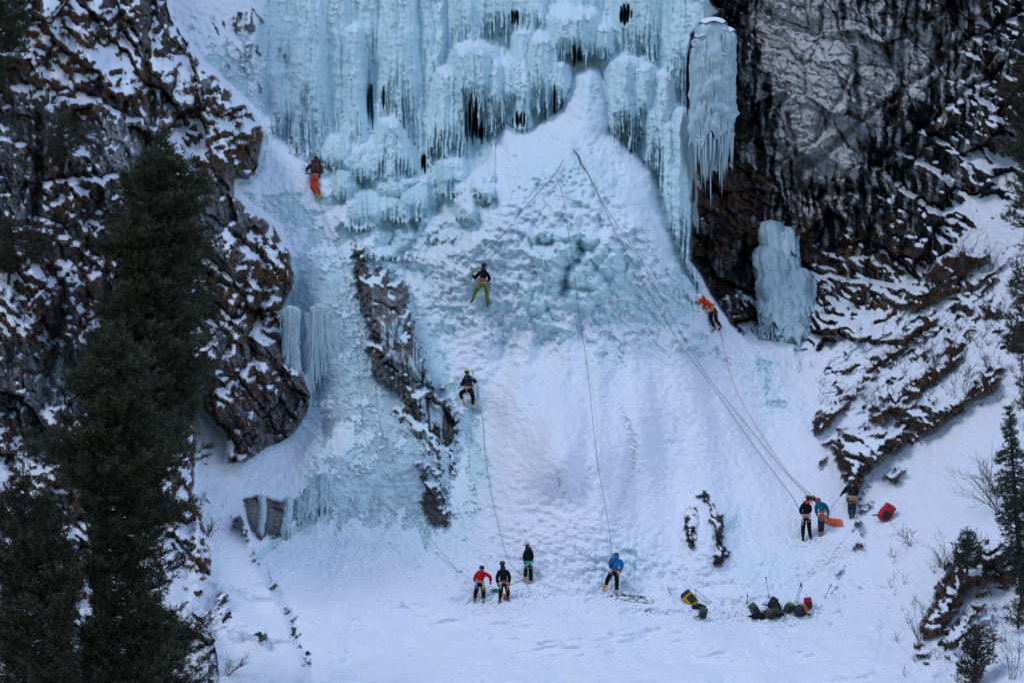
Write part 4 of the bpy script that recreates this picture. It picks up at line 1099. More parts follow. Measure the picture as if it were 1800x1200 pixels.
    nd = [(Q['pelvis'] + (Q['waist'] - Q['pelvis']) * .25, (.165, .135)), (Q['pelvis'], (.17, .145)), (Q['hipl'], .125), (Q['kl'], .098), (Q['al'].lerp(Q['kl'], .06), .078), (Q['hipr'], .125), (Q['kr'], .098), (Q['ar'].lerp(Q['kr'], .06), .078)]
    skin("trousers", nd, [(0, 1), (1, 2), (2, 3), (3, 4), (1, 5), (5, 6), (6, 7)], mt_, rt)
    mg = mat("glove_%d" % int(gloves[0] * 1000), gloves, rough=.7)
    for hk, ek in (('hl', 'el'), ('hr', 'er')):
        h = Q[hk]; d_ = (h - Q[ek]).normalized(); side = d_.cross(Vector((0, 1, 0)))
        side = side.normalized() if side.length > .2 else Vector((1, 0, 0)); nrm = side.cross(d_).normalized()
        nd = [(h - d_ * .06, .042), (h + d_ * .02, (.046, .03))]; ed = [(0, 1)]
        for q, ln in enumerate((.068, .078, .072, .056)):
            b0 = h + d_ * .045 + side * (.033 - .022 * q)
            nd += [(b0, .014), (b0 + d_ * ln * .5 + nrm * .008, .0135), (b0 + d_ * ln * .8 + nrm * .04, .012)]; n_ = len(nd); ed += [(1, n_ - 3), (n_ - 3, n_ - 2), (n_ - 2, n_ - 1)]
        b0 = h + side * .05 + d_ * .01
        nd += [(b0, .015), (b0 + side * .025 + d_ * .038 + nrm * .01, .013)]; n_ = len(nd); ed += [(1, n_ - 2), (n_ - 2, n_ - 1)]
        skin("glove", nd, ed, mg, rt)
    mbt = mat("boot_%d_%d" % (boots[0] * 100, boots[1] * 100), boots, rough=.6); mcr = mat("steel", (.25, .26, .28), rough=.35, metal=.8)
    for a, tt, kk in (('al', 'tl', 'kl'), ('ar', 'tr', 'kr')):
        A, T_ = Q[a], Q[tt]; f_ = (T_ - A); f_ = f_.normalized() if f_.length > .02 else Vector((0, 1, 0))
        sh = (Q[kk] - A).normalized()
        heel = A - sh * .07 - f_ * .04; toe = heel + f_ * .25
        bt = skin("boot", [(A + sh * .06, .066), (A, .066), (heel, (.058, .055)), (heel.lerp(toe, .55), (.052, .045)), (toe, (.042, .035))], [(0, 1), (1, 2), (2, 3), (3, 4)], mbt, rt)
        mb = MB(); dn = -sh
        for u, sd in ((.02, -1), (.02, 1), (.14, -1), (.14, 1), (.2, -1), (.2, 1), (.26, -1), (.26, 1)):
            sv = f_.cross(dn).normalized() * .04 * sd; q0 = heel + f_ * (u - .02) + sv + dn * .035
            mb.tube([q0, q0 + dn * .045 + (f_ * .03 if u > .2 else Vector((0, 0, 0)))], [.008, .002], 4)
        mb.tube([heel + dn * .04, toe + dn * .035], .012, 4)
        for a_ in mb.v: a_ -= np.array(tuple(rt.location), np.float32)
        cr = link_mesh("crampon", mb.mesh("crampon"), mcr, bt)
        if gaiter:
            skin("gaiter", [(A + sh * .02, .07), (A + sh * .12, .072), (A + sh * .26, .07)], [(0, 1), (1, 2)], mat("gaiter", gaiter), rt)
    # head dress
    if helmet:
        rot = upv.to_track_quat('Z', 'Y').to_matrix()
        mb = MB(); mb.ell(hdz + upv * .045 - fd * .01, (.125, .14, .12), rot, 16, 10, zmin=-.15)
        mb.tube([hdz + upv * .035 + rot @ Vector((math.cos(q / 12 * 6.2832) * .128, math.sin(q / 12 * 6.2832) * .143, 0)) for q in range(13)], .010, 5)
        for q in (-.05, 0, .05):
            mb.tube([hdz + upv * (.045 + .115 * math.sin(u_)) + rot @ Vector((q, math.cos(u_) * .13, 0)) for u_ in (.5, 1.0, 1.57, 2.1, 2.6)], .008, 4)
        mb.build("helmet", mat("helmet_" + helmet[0], helmet[1], rough=.35, var=.08, bumpd=0), rt)
        mb = MB(); sdv = upv.cross(fd).normalized()
        for g_ in (-1, 1): mb.tube([hdz + sdv * .1 * g_ + upv * .04, hdz + sdv * .075 * g_ - upv * .07, hdz - upv * .11 + fd * .05], .006, 4)
        mb.build("chin_strap", mat("strap", (.02, .02, .02)), rt)
        mb = MB(); mb.ell(hdz - upv * .015 - fd * .03, (.088, .085, .075), rot, 12, 8); mb.build("hair", mat("hair", (.02, .014, .01)), rt)
    elif hat:
        mb = MB(); rot = upv.to_track_quat('Z', 'Y').to_matrix()
        mb.ell(hdz + upv * .03, (.105, .115, .115), rot, 14, 9, zmin=-.35); mb.tube([hdz + rot @ Vector((math.cos(q / 12 * 6.2832) * .107, math.sin(q / 12 * 6.2832) * .117, 0)) for q in range(13)], .014, 5)
        mb.build("cap", mat("cap_" + hat[0], hat[1]), rt)
    sdv = upv.cross(fd).normalized()
    for g_ in (-1, 1):
        mb = MB(); mb.ell(hdz + fd * .083 + sdv * .03 * g_ + upv * .012, (.012, .012, .01), None, 8, 6); mb.build("eye", mat("eye", (.02, .015, .012), rough=.2, bumpd=0), rt)
    mb = MB(); mb.ell(hdz + fd * .085 - upv * .045, (.025, .012, .007), None, 8, 6); mb.build("mouth", mat("lips", (.35, .13, .11), bumpd=0), rt)
    if not collar: collar = ('of_' + col[0], col[1])
    if collar:
        mb = MB(); c0 = Q['neck']
        mb.tube([c0 + upv * .03 + Vector((math.cos(q / 10 * 6.2832) * .07, math.sin(q / 10 * 6.2832) * .07, .0)) for q in range(11)], .052, 6); mb.ell(c0 - fd * .1 - upv * .01, (.11, .07, .09)); mb.build("collar", mat("collar_" + collar[0], collar[1]), rt)
    # harness: waist belt and leg loops
    mb = MB(); ax_ = (Q['waist'] - Q['pelvis']).normalized(); u1 = Vector((1, 0, 0)); u1 = (u1 - ax_ * u1.dot(ax_)).normalized(); u2 = ax_.cross(u1)
    wc = Q['pelvis'].lerp(Q['waist'], .55)
    for dz_ in (-.018, .018):
        mb.tube([wc + ax_ * dz_ + u1 * math.cos(q / 16 * 6.2832) * .195 + u2 * math.sin(q / 16 * 6.2832) * .165 for q in range(17)], .017, 6)
    for hk, kk in (('hipl', 'kl'), ('hipr', 'kr')):
        cc_ = Q[hk].lerp(Q[kk], .18); a2 = (Q[kk] - Q[hk]).normalized(); v1 = (u1 - a2 * u1.dot(a2)).normalized(); v2 = a2.cross(v1)
        mb.tube([cc_ + v1 * math.cos(q / 12 * 6.2832) * .128 + v2 * math.sin(q / 12 * 6.2832) * .128 for q in range(13)], .012, 5)
        mb.tube([cc_ - v2 * .1, wc + (Q[hk] - Q['pelvis']) * .4 - u2 * .14], .01, 4)
    hr_ = mb.build("harness", mat("harness_%d_%d" % (harness[0] * 100, harness[1] * 100), harness), rt)
    for gi, (gx, gcol, gl) in enumerate(gear):
        mb = MB(); p = wc + u1 * gx * .20 + Vector((0, -.17 * math.sqrt(max(0, 1 - gx * gx)) - .03, -.03))
        mb.tube([p, p + Vector((.01, -.02, -gl * .5)), p + Vector((0, 0, -gl))], [.022, .014, .02], 6)
        mb.tube([p + Vector((math.cos(q / 8 * 6.2832) * .025, 0, -gl - .03 + math.sin(q / 8 * 6.2832) * .04)) for q in range(9)], .008, 4)
        for a_ in mb.v: a_ -= np.array(tuple(rt.location), np.float32)
        link_mesh("quickdraw", mb.mesh("quickdraw"), mat("gear_%d_%d_%d" % tuple(int(c_ * 100) for c_ in gcol), gcol), hr_)
    if extra: extra(rt, Q)
    return rt, Q

def jt(head, neck, chest, waist, pelvis, sl, el, hl, sr, er, hr, hipl, kl, al, tl, hipr, kr, ar, tr):
    return dict(head=head, neck=neck, chest=chest, waist=waist, pelvis=pelvis, sl=sl, el=el, hl=hl, sr=sr, er=er, hr=hr, hipl=hipl, kl=kl, al=al, tl=tl, hipr=hipr, kr=kr, ar=ar, tr=tr)
BLACK = ("black", (.008, .009, .014)); NAVY = ("navy", (.008, .016, .04))
ORG, YEL, RED, TEAL, GRY = (.65, .14, .05), (.6, .42, .05), (.5, .03, .03), (.05, .35, .33), (.4, .4, .42)
def line_on(name_mat, col, segs, width=.012):
    def f(rt, Q):
        mb = MB()
        for a, b_ in segs(Q): mb.tube(smooth_line([a, a.lerp(b_, .5) + Vector((0, -.03, 0)), b_], 3), width, 4)
        mb.build("strap", mat(name_mat, col), rt)
    return f

# 1: orange trousers, high on the left
r1, q1 = person("climber high on the left ice in orange trousers, navy jacket and dark helmet", jt((556.5,280.5),(556,286),(555,293),(554,302),(552.5,309),(549,289),(541,295),(538,301),(562,289),(564,299),(562,310),
   (549,312),(547.5,328),(556,343),(553,347),(556,312),(556.5,327),(563,344),(565,347)), 0, ("deep_blue", (.02,.03,.13), "orange", (.42,.045,.02)), True, None,
   helmet=("dark_blue", (.03,.04,.09)), boots=(.38,.30,.05), harness=(.25,.25,.27), gear=[(-.8,(.6,.2,.1),.16),(-.4,(.5,.5,.5),.2),(.6,(.6,.6,.62),.14),(.9,(.55,.1,.1),.15)])
# 2: green trousers
r2, q2 = person("climber in green trousers and black jacket on the ice, held by a taut rope", jt((850.5,467.5),(850,474),(849,482),(848.5,491),(848,498),(843,479),(834.5,489),(831.5,484.5),(856.5,480),(861,490),(857,494.5),
   (844.5,500),(834.5,514),(832,524),(826,531),(852.5,500),(856,516),(857,531),(857.5,538)), 0, ("black", BLACK[1], "green", (.10,.20,.045)), True, None,
   helmet=("night_blue", (.015,.04,.07)), boots=(.10,.05,.04), harness=(.75,.12,.07), gaiter=(.02,.02,.025), gear=[(-.7,ORG,.18),(.8,(.3,.2,.2),.16)],
   extra=line_on("pale_strap", (.5,.45,.42), lambda Q: [(Q['sr'] + Vector((-.1,-.13,.02)), Q['waist'] + Vector((-.15,-.12,.1)))]))
# 3: lime helmet
r3, q3 = person("climber below with a lime green helmet, navy jacket and yellow boots, one knee bent out", jt((821,654.5),(822,661),(823,668),(824,676),(824.5,683),(815.5,665.5),(812,677.5),(817.5,672),(830.5,666),(837.5,672),(831.5,664.5),
   (820,685),(808.5,691),(813.5,703),(815.5,708),(829,686),(831.5,699),(831,712.5),(832.5,720)), 0, ("navy", NAVY[1], "black", BLACK[1]), True, None,
   helmet=("lime", (.42,.60,.04)), boots=(.55,.30,.05), harness=(.03,.03,.04), gear=[(-.75,(.6,.25,.2),.22),(-.5,(.55,.35,.35),.2),(.9,YEL,.18),(.2,(.5,.2,.1),.05)],
   extra=line_on("red_strap", (.5,.05,.05), lambda Q: [(Q['neck'] + Vector((-.02,-.12,-.02)), Q['chest'] + Vector((-.12,-.14,.0)))], .022))
# 4: orange jacket, right
r4, q4 = person("climber in orange jacket and white helmet bent over at the ice edge", jt((1229,521.5),(1232.5,523.5),(1239,527),(1247,535),(1253,543),(1234.5,525.5),(1229,534),(1224,531),(1239.5,531),(1240,541),(1235,541.5),
   (1250.5,547),(1249.5,561),(1255.5,576),(1250,582),(1257,547),(1259,562),(1266,573.5),(1261.5,580)), 0, ("signal_orange", (.75,.06,.02), "black", BLACK[1]), True, None,
   helmet=("white", (.7,.73,.75)), boots=(.16,.06,.05), harness=(.55,.06,.04), face_dir=(-1,.5,-.2), gear=[(-.8,(.5,.5,.3),.14),(-.3,YEL,.16),(.1,YEL,.14),(.5,(.65,.6,.05),.16),(.8,(.6,.3,.2),.14)],
   offs={'head':-.35,'neck':-.4,'chest':-.45,'waist':-.6,'pelvis':-.7,'hipl':-.65,'hipr':-.65,'kl':-.5,'kr':-.2,'al':-.35,'ar':-.25,'sl':-.5,'sr':-.35})
def sd_(px, py, d=0): return depth_at(px, py) + d
# 5..8: base
y5 = sd_(842, 1058); y6 = sd_(884, 1056); y7 = sd_(927, 1026); y8 = sd_(1076, 1040)
r5, q5 = person("person in a red jacket and black cap handling rope below the ice", jt((846.8,999),(846,1004.5),(845,1011),(844,1019),(843,1024.5),(838,1007),(834,1018),(838,1023),(854,1007.5),(862.5,1014),(862,1023.5),
   (839,1027),(836.5,1041),(834,1052.5),(833,1055),(848,1027),(850,1041),(850,1052.5),(851,1055)), y5, ("red", (.45,.012,.02), "black", BLACK[1]), hat=("black", (.01,.01,.012)), group=None,
   harness=(.3,.3,.34), gear=[(-.8,TEAL,.2),(-.6,(.5,.15,.15),.22),(.8,YEL,.26),(.6,(.6,.5,.1),.2)])
r6, q6 = person("person all in black with a black helmet seen from behind, beside the red jacket", jt((883.3,992),(884,998),(884.5,1006),(885,1017),(885,1023.5),(877,1003.5),(873.5,1016),(875.5,1027),(892,1003),(896,1015),(894.5,1026),
   (880.5,1026),(880.5,1040),(878.5,1053),(877,1056),(890,1026),(892.5,1038),(893,1049),(894,1051)), y6, ("black", BLACK[1], "black", BLACK[1]), helmet=("black", (.02,.035,.03)), boots=(.06,.03,.03),
   harness=(.05,.05,.06), gear=[(-.8,(.6,.2,.12),.2),(-.55,(.45,.55,.6),.24),(.85,(.6,.3,.06),.3),(.75,ORG,.25)])
r7, q7 = person("belayer in black with a white helmet holding the pale green rope", jt((926.5,957.5),(927.5,964),(929,971),(930,983),(930,991),(923.5,967.5),(921.5,980),(922.5,989),(934.5,968),(936,982),(925.5,988.5),
   (927,994),(924,1005),(922.5,1015),(919,1017.5),(933,994),(933,1009),(933.5,1022.5),(927,1027)), y7, ("black", BLACK[1], "black", BLACK[1]), helmet=("pale_grey", (.45,.47,.42)), boots=(.50,.26,.05), face_dir=(-.5,.8,-.1),
   harness=(.03,.38,.40), gear=[(.8,(.5,.5,.52),.3),(-.3,(.1,.4,.2),.5)])
r8, q8 = person("belayer in a blue jacket and white helmet holding the taut rope, legs apart", jt((1083.8,972.5),(1083.5,978),(1083,985.5),(1081.5,995),(1080,1003.5),(1075,983),(1072,994),(1077,1000),(1091,984.5),(1094.5,994.5),(1090,1002),
   (1074.5,1006),(1067.5,1018),(1065,1029.5),(1059.5,1033),(1084,1007),(1084.5,1023),(1084,1038.5),(1082.5,1043)), y8, ("blue", (.012,.13,.42), "black", BLACK[1]), helmet=("white", (.7,.73,.75)), boots=(.50,.28,.07),
   harness=(.05,.05,.06), gear=[(-.7,(.6,.3,.35),.14),(-.9,(.5,.5,.55),.1),(.9,(.1,.2,.35),.24),(.6,YEL,.05)],
   extra=line_on("grey_strap", (.03,.05,.09), lambda Q: [(Q['neck'] + Vector((0,-.13,-.04)), Q['el'] + Vector((.06,-.12,.1)))]))
y9 = sd_(1417, 950); y10 = sd_(1443, 942); y11 = sd_(1497, 911)
r9, q9 = person("person in black with red scarf and orange hip pouch, beside the teal jacket", jt((1420.5,876.5),(1419,882),(1417.5,889),(1417,901),(1417,908),(1411,886),(1406.5,897.5),(1411,905),(1422.5,886.5),(1425.5,896),(1421,902),
   (1413,911),(1411.5,930),(1411.5,946),(1407,950),(1421.5,911),(1422.5,929),(1425,945.5),(1421,950)), y9, ("black", BLACK[1], "black", BLACK[1]), helmet=("black_red", (.05,.02,.02)), boots=(.03,.03,.035), collar=("red", (.6,.05,.02)),
   harness=(.3,.28,.28), gear=[(-.8,(.5,.48,.4),.3),(-.9,(.5,.3,.28),.36),(.35,(.9,.12,.04),.05),(.45,(.9,.12,.04),.06),(.9,(.4,.04,.04),.2)])
r10, q10 = person("person in teal jacket and red hood bending forward beside the orange rope heap", jt((1430.5,877),(1434.5,879.5),(1441,885),(1445,895),(1446,903),(1436,884),(1434.5,896),(1436,904),(1450,886.5),(1455.5,897),(1455,908),
   (1442,905),(1441,919),(1441,937),(1437,941),(1448.5,905),(1446,919),(1445.5,936),(1442,942)), y10, ("teal", (.012,.11,.17), "dark_grey", (.03,.03,.04)), helmet=("bottle_green", (.02,.06,.05)), boots=(.28,.16,.08), face_dir=(-.8,.3,-.5),
   collar=("red_hood", (.5,.02,.03)), harness=(.35,.12,.10), gear=[(-.6,ORG,.26),(-.3,(.5,.3,.2),.28),(0,ORG,.3),(.3,(.6,.45,.3),.26),(.6,(.5,.12,.1),.26),(.9,(.5,.3,.2),.22)])
r11, q11 = person("person in dark clothes with white helmet and yellow harness below the dark boulder", jt((1497,843.5),(1498,850),(1498,857),(1498,868),(1497.5,877),(1491.5,853),(1484,863),(1478,869.5),(1504.5,854),(1507,865),(1504,873),
   (1493.5,880),(1493.5,895),(1495,907),(1493,911),(1502,880),(1501,895),(1501,907),(1500,911)), y11, ("dark_slate", (.018,.022,.028), "slate", (.03,.04,.06)), helmet=("white", (.7,.73,.75)), boots=(.10,.05,.05), face_dir=(-.3,-.9,0),
   harness=(.55,.30,.12), gear=[(-.3,YEL,.1),(.2,(.55,.35,.15),.1),(.9,(.4,.3,.2),.3)])

def hand_axe(label, Q, hk, top_px, dy, pick):
    h = Q[hk]; tp = P(top_px[0], top_px[1], y=h.y + dy); return axe(label, h, tp, pick)
hand_axe("curved ice axe in the raised left hand of the climber in orange trousers", q1, 'hl', (534, 291), .12, (-1, .1, -.1))
hand_axe("ice axe held by the climber in green trousers at chest height", q2, 'hl', (828.5, 476.5), .12, (-.9, .3, .3))
hand_axe("ice axe above the hand of the climber in the lime helmet", q3, 'hr', (830, 651.5), .12, (-.5, .6, .3))
hand_axe("ice axe stuck in the ice in front of the climber in the orange jacket", q4, 'hl', (1218, 522), .05, (-.8, .4, -.2))
p = P(811, 489, -.08); axe("spare ice axe sticking in the ice left of the climber in green trousers", P(816, 494, -.1), p, (-1, .2, -.2))

# rucksacks
def rucksack(label, px, py, h, col, lid=None, rot=0, tilt=(0, 0), group=None, y=None, dark=(.02, .02, .022), lift=0, name="rucksack"):
    o = P(px, py, 0, y) + Vector((0, -.12, lift)); rt = empty(name, o, label, "rucksack", group)
    R = Matrix.Rotation(tilt[1], 3, 'Y') @ Matrix.Rotation(tilt[0], 3, 'X') @ Matrix.Rotation(rot, 3, 'Z')
    mc = mat("pack_%d_%d_%d" % tuple(int(c_ * 1000) for c_ in col), col, rough=.65, scale=7, bumpd=.03); md = mat("pack_dark_%d" % int(dark[0]*1000), dark, rough=.7)
    h *= 1.12; w = h * .72; dp = h * .45
    mb = MB(); mb.ell(o + R @ Vector((0, 0, h * .45)), (w * .5, dp * .5, h * .46), R, 16, 12, sq=.55); mb.build("pack_body", mc, rt)
    mb = MB(); mb.ell(o + R @ Vector((0, -.01, h * .9)), (w * .47, dp * .52, h * .13), R, 14, 8, sq=.6); mb.build("lid", mat("pack_lid_%d_%d" % (int((lid or col)[0] * 1000), int((lid or col)[1] * 1000)), lid or col), rt)
    mb = MB(); mb.ell(o + R @ Vector((0, -dp * .5, h * .4)), (w * .33, dp * .16, h * .26), R, 12, 8, sq=.6); mb.build("front_pocket", md, rt)
    for sx in (-1, 1):
        mb = MB(); mb.tube(smooth_line([o + R @ Vector((sx * w * .25, dp * .45, h * .82)), o + R @ Vector((sx * w * .35, dp * .8, h * .55)), o + R @ Vector((sx * w * .4, dp * .5, h * .1))], 4), .022, 5); mb.build("shoulder_strap", md, rt)
        mb = MB(); mb.tube([o + R @ Vector((sx * w * .3, -dp * .56, h * .95)), o + R @ Vector((sx * w * .3, -dp * .6, h * .5)), o + R @ Vector((sx * w * .3, -dp * .5, h * .05))], .008, 4); mb.build("buckle_strap", md, rt)
    mb = MB(); mb.tube(smooth_line([o + R @ Vector((-w * .45, dp * .3, h * .12)), o + R @ Vector((-w * .8, -.05, .03)), o + R @ Vector((-w * 1.0, -.15, -.01))], 4), [.03] * 5 + [.02] * 4, 5); mb.build("hip_belt", md, rt)
    return rt
GP = "rucksacks heaped on the snow below the right slope"
# worn pack of climber 1
bp = (q1['chest'] + q1['waist']) / 2
rk1 = rucksack("dark rucksack with red side stripes worn by the climber in orange trousers", 555.5, 307, .62, (.02,.02,.03), (.03,.02,.03), 0, (-.15, 0), y=q1['waist'].y - .12)
for sx in (-1, 1):
    mb = MB(); mb.tube([rk1.location + Vector((sx * .12, -.15, .1)), rk1.location + Vector((sx * .10, -.17, .35)), rk1.location + Vector((sx * .06, -.13, .58))], .022, 5); mb.build("side_stripe", mat("pack_red", (.4, .03, .03)), rk1)
rucksack("yellow and black rucksack lying open next to crossed trekking poles", 1222, 1062, .62, (.42,.27,.03), (.03,.03,.03), .4, (-.3, -.75), GP)
rucksack("grey-green rucksack lying alone below the yellow one", 1233, 1086, .42, (.07,.085,.085), None, .2, (.2, .25), GP)
rucksack("grey rucksack at the left end of the heap", 1331, 1078, .45, (.07,.09,.08), None, .3, (.1, -.6), GP)
rucksack("dark olive rucksack lying flat in front of the heap's left part", 1345, 1083, .55, (.05,.055,.04), None, .5, (0, 1.15), GP)
rucksack("black rucksack standing highest in the heap, with a trekking pole behind", 1353, 1068, .44, (.018,.024,.022), None, -.2, (-.1, .5), GP)
rucksack("black round rucksack right of the highest one in the heap", 1369, 1073, .44, (.014,.014,.02), None, 0, (0, -.5), GP)
rucksack("dark rucksack with a lime stripe lying in the middle of the heap", 1383, 1076, .42, (.04,.06,.05), (.25,.3,.08), .4, (.1, .4), GP)
rucksack("black and orange rucksack lying low between the lime-striped and red ones", 1396, 1077, .5, (.03,.03,.035), (.5,.12,.04), .4, (0, 1.1), GP)
rucksack("bright red rucksack standing upright at the right end of the heap", 1421, 1070, .44, (.42,.015,.04), None, .15, (0, -.12), GP)
rucksack("red and black rucksack lying tilted on the snow slope right of the group", 1549, 914, .70, (.55,.012,.03), (.5,.02,.03), .2, (.1, .55), GP, dark=(.02,.02,.05))

for lb, px, py, w, cl_ in [("crumpled black jacket lying between the rucksacks, left part of the heap", 1337, 1084, .38, (.012,.014,.018)), ("crumpled dark jacket spread at the right foot of the heap", 1408, 1078, .36, (.02,.015,.02)),
                       ("dark crumpled clothing under the middle rucksacks of the heap", 1362, 1080, .40, (.015,.02,.02)), ("crumpled dark trousers beside the yellow rucksack", 1229, 1068, .26, (.03,.025,.02))]:
    r_ = random.Random(px); mb = MB(); o = P(px, py, -.08) + Vector((0, 0, .03)); nu_, nv_ = 18, 9; v_ = []
    for i in range(nv_ + 1):
        for j in range(nu_):
            th = 6.2832 * j / nu_; ph = math.pi * i / nv_; k_ = 1 + .28 * math.sin(th * 3 + px) + .16 * math.sin(th * 7 + ph * 4) + .1 * r_.random()
            v_.append((o.x + w * k_ * math.sin(ph) * math.cos(th), o.y + w * .5 * k_ * math.sin(ph) * math.sin(th), o.z + .11 * math.cos(ph) * (1 + .5 * math.sin(th * 5 + ph * 3))))
    mb.add(v_, [(i * nu_ + j, (i + 1) * nu_ + j, (i + 1) * nu_ + (j + 1) % nu_, i * nu_ + (j + 1) % nu_) for i in range(nv_) for j in range(nu_)])
    tag(mb.build("crumpled_clothing", mat("cloth_%d" % px, cl_, rough=.95, spec=.1), None, origin=o), lb, "clothing", "clothing thrown down by the rucksacks")

def pole(label, a, b_, group="trekking poles stuck in the snow"):
    rt = empty("trekking_pole", a, label, "trekking pole", group)
    a, b_ = Vector(a), Vector(b_); d_ = (b_ - a).normalized()
    mb = MB(); mb.tube([a - d_ * .1, b_ - d_ * .14], [.009, .012], 6); mb.build("shaft", mat("pole_shaft", (.03, .03, .035), rough=.4), rt)
    mb = MB(); mb.tube([b_ - d_ * .15, b_ - d_ * .05, b_], [.018, .024, .022], 6)
    mb.tube([b_, b_ + Vector((.05, 0, -.06)), b_ + Vector((.03, 0, -.17)), b_ - d_ * .08], .007, 4); mb.build("grip", mat("grip", (.012, .012, .012)), rt)
    mb = MB(); mb.ell(a + d_ * .06, (.05, .05, .012), None, 10, 5); mb.build("basket", mat("grip", (.012, .012, .012)), rt)
for lb, fx, fy, tx, ty in [("trekking pole standing behind the black rucksack heap, the tallest one", 1352, 1048, 1346, 1013), ("trekking pole upright behind the red rucksack, left of a close pair", 1398, 1058, 1408, 1024),
                       ("trekking pole leaning right behind the red rucksack, right of a close pair", 1402, 1058, 1409.5, 1026), ("short dark pole in the snow left of the rucksack heap", 1314, 1060, 1313.5, 1043),
                       ("trekking pole leaning on the slope right of the rucksacks", 1450, 1050, 1461, 1026), ("second trekking pole leaning lower beside it on the slope", 1460, 1043, 1472, 1031)]:
    a = P(fx, fy, -.03); pole(lb, a, P(tx, ty, y=a.y - .02))
a = P(1251, 1058, -.08); pole("trekking pole lying at an angle over the yellow rucksack, upper one", a, P(1221, 1035, y=a.y + .5) + Vector((0, 0, 0)))
a = P(1245, 1060, -.12); pole("trekking pole lying at an angle over the yellow rucksack, lower one", a, P(1208, 1036, y=a.y + .4))
axe("ice axe planted in the snow right of the belayer in blue", P(1179, 1043, -.05), P(1176, 1033, -.12), (.8, -.2, -.3))
axe("black ice tool lying in the snow below the standing group", P(1499, 934, -.04), P(1501, 930, -.06), (-.6, 0, -.2))

# ------------------------------------------------------------------ ropes
def rope(label, pts, col, rad=.011, off=-.12, start=None, end=None, group="ropes", n=8, taut=False, key=None):
    q = [P(a, b_, off) for a, b_ in pts]
    if start is not None: q[0] = Vector(start)
    if end is not None: q[-1] = Vector(end)
    if taut:
        n0 = 26; a, b_ = q[0], q[-1]; ln = []
        for i in range(n0 + 1):
            t_ = i / n0; ln.append(a.lerp(b_, t_))
    ln = smooth_line(q, n) if not taut else ln
    for v_ in ln[1:-1]:                       # stay in front of the ice
        s0 = (v_.y + CAM_D) / CAM_D; px = v_.x / (K * s0) + 900; py = 600 - (v_.z - CAM_Z) / (K * s0)
        ys = depth_at(px, py) - .035
        if v_.y > ys:
            s1 = (ys + CAM_D) / (v_.y + CAM_D); v_.x *= s1; v_.z = CAM_Z + (v_.z - CAM_Z) * s1; v_.y = ys
    mb = MB(); mb.tube(ln, rad, 6)
    return tag(mb.build("rope", mat("rope_" + key, col, scale=20, var=.35, bumpd=0), None, origin=ln[0]), label, "rope", group)
DK = (.035, .045, .07); CY = (.10, .32, .33)
A1_ = P(990, 281, -.15); A2_ = P(975, 307, -.25)
rope("dark rope from the anchor below the cone tip down to the climber in green trousers", [(990,281),(975,307),(930,357),(880,417),(839,468),(828,469)], DK, key="dark", off=-.25, rad=.012)
rope("dark rope strand forking off to the harness of the climber in green trousers", [(839,468),(841,476),(845,492)], DK, key="dark", off=-.5, rad=.009, end=q2['pelvis'] + Vector((0,-.1,.1)))
rope("long dark rope hanging from the anchor straight down to the belayer in blue", [(976,309),(983,325),(990,350),(998,400),(1008,470),(1016,540),(1027,610),(1036,680),(1044,760),(1053,830),(1066,900),(1075,963),(1078,998)], DK, key="dark", off=-.3, rad=.010, end=q8['hl'])
rope("dark rope from the top anchor to the left person of the pair, lower strand", [(1012,268),(1030,300),(1060,362),(1082,410),(1110,460),(1150,530),(1200,610),(1260,690),(1330,790),(1385,862),(1408,895)], DK, key="dark", off=-.25, rad=.011, end=q9['hl'])
rope("dark rope from the top anchor to the right person of the pair, upper strand", [(1008,265),(1034,306),(1062,360),(1090,402),(1125,455),(1180,555),(1240,655),(1320,755),(1375,823),(1420,872),(1436,902)], DK, key="dark", off=-.3, rad=.010, end=q10['hl'])
rope("short thick bundle of dark slings at the top anchor", [(1008,264),(1018,275),(1020,288),(1030,300)], DK, key="dark", off=-.2, rad=.022)
rope("red rope running down from the climber in the orange jacket", [(1258,545),(1266,578),(1272,610),(1283,655),(1296,690),(1318,730),(1345,772),(1380,825),(1418,862),(1436,878)], (.45,.08,.09), key="red", off=-.2, rad=.010, start=q4['pelvis'] + Vector((.05,-.15,0)))
rope("pale green rope from the lime-helmeted climber to the belayer in white helmet", [(826,684),(836,704),(848,735),(852,790),(860,850),(870,900),(880,940),(890,975),(898,992),(915,1008),(917,1007),(920,985)], CY, key="cyan", off=-.15, rad=.011, start=q3['pelvis'], end=q7['hl'])
rope("faint pale green rope trailing from the climber in orange trousers, left strand", [(560,350),(568,380),(590,430),(605,480),(618,560),(630,640),(636,720),(645,780),(690,850),(722,905),(742,940),(768,972),(800,998),(830,1020)], CY, key="cyan", off=-.08, rad=.008, end=q5['hl'])
rope("faint pale green rope trailing down the grey buttress, right strand", [(562,350),(575,390),(600,440),(625,500),(650,600),(662,700),(672,760),(700,830),(725,890),(745,930),(770,962),(790,985),(802,1000)], CY, key="cyan", off=-.08, rad=.008)
rope("pale green rope loop lying on the snow below the belayer in black", [(925,1018),(927,1030),(932,1040),(930,1048),(920,1049),(917,1045),(917,1040)], CY, key="cyan", off=-.03, rad=.010)
rope("pale green rope crossing the snow between the black figure and the belayer", [(895,1027),(908,1023),(920,1017)], CY, key="cyan", off=-.03, rad=.009)
rope("pale green rope on the snow at the feet of the person in red", [(862,1024),(860,1030),(850,1036),(838,1048),(825,1056),(815,1058)], CY, key="cyan", off=-.05, rad=.009, start=q5['hr'])
rope("thin reddish rope from the outstretched hand of the yellow-harnessed person", [(1477,870),(1470,880),(1460,893),(1458,905)], (.4,.2,.22), key="redgrey", off=-.1, rad=.008, start=q11['hl'])
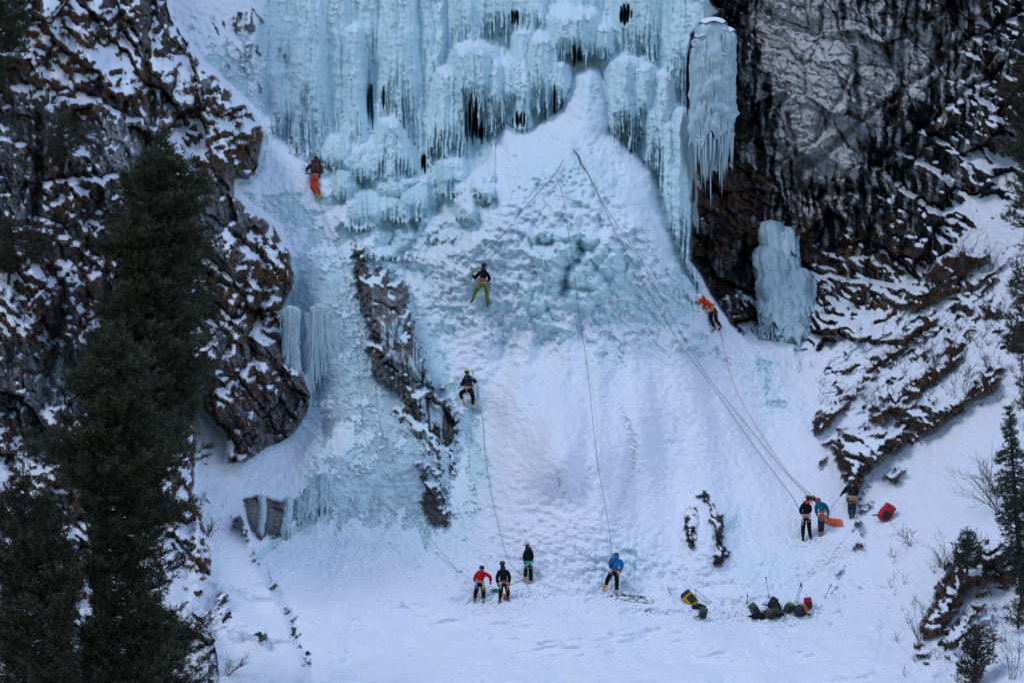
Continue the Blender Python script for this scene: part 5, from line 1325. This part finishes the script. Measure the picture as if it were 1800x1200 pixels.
def coil(label, cx, cy, w, h, col, n, key, seed, rad=.013):
    r = random.Random(seed); mb = MB(); pts = []
    a = r.uniform(0, 6)
    x, y_ = cx - w, cy
    for i in range(n):
        a += r.uniform(.5, 1.1)
        ux = cx + w * (-.9 + 1.8 * ((i / n + .12 * math.sin(i * 1.7)) % 1)) + math.cos(a) * w * .28
        uy = cy + math.sin(a) * h + (ux - cx) * .12
        pts.append(P(ux, uy, -.03 - .03 * r.random()))
    ln = smooth_line(pts, 5); mb.tube(ln, rad, 5)
    tag(mb.build("rope_pile", mat("rope_" + key, col), None, origin=pts[0]), label, "rope pile", "rope piles")
coil("tangled dark rope on the snow at the feet of the belayer in blue", 1112, 1051, 32, 6, DK, 34, "dark", 1)
coil("small dark rope ring at the end of the tangled rope", 1140, 1072, 6, 2.5, DK, 12, "dark", 2)
coil("heaped orange rope on the snow between the teal jacket and the rocks", 1466, 917, 14, 6, (.75,.13,.04), 120, "orange", 3, .016)
coil("green rope heap between the red jacket and the black figure", 872, 1038, 8, 3, (.02,.30,.16), 40, "green", 4, .014)
coil("orange rope loops behind the legs of the black figure", 889, 1048, 5, 5, (.75,.16,.08), 30, "orange", 5, .014)
# quickdraws on ice screws
for lb, px, py in [("ice screw with quickdraw on the pale green rope, upper one", 849, 736), ("ice screw with quickdraw on the pale green rope, lower one", 858, 853), ("ice screw near the foot of the faint rope pair", 800, 1003), ("ice screw on the grey buttress rope at mid height", 630, 713), ("ice screws and slings at the left top anchor", 978, 300), ("ice screws and slings at the right top anchor", 1006, 262), ("ice screw at the belay anchor left of the green-trousered climber", 813, 467)]:
    mb = MB(); a = P(px, py, -.12); mb.tube([a, a + Vector((.14, -.02, -.02)), a + Vector((.26, 0, -.03))], [.014, .009, .016], 5); mb.tube([a + Vector((.26, 0, -.03)), a + Vector((.30, .12, .04))], .012, 5)
    tag(mb.build("ice_screw", mat("screw", (.12, .12, .12), metal=.5, rough=.4), None, origin=a), lb, "ice screw", "ice screws")
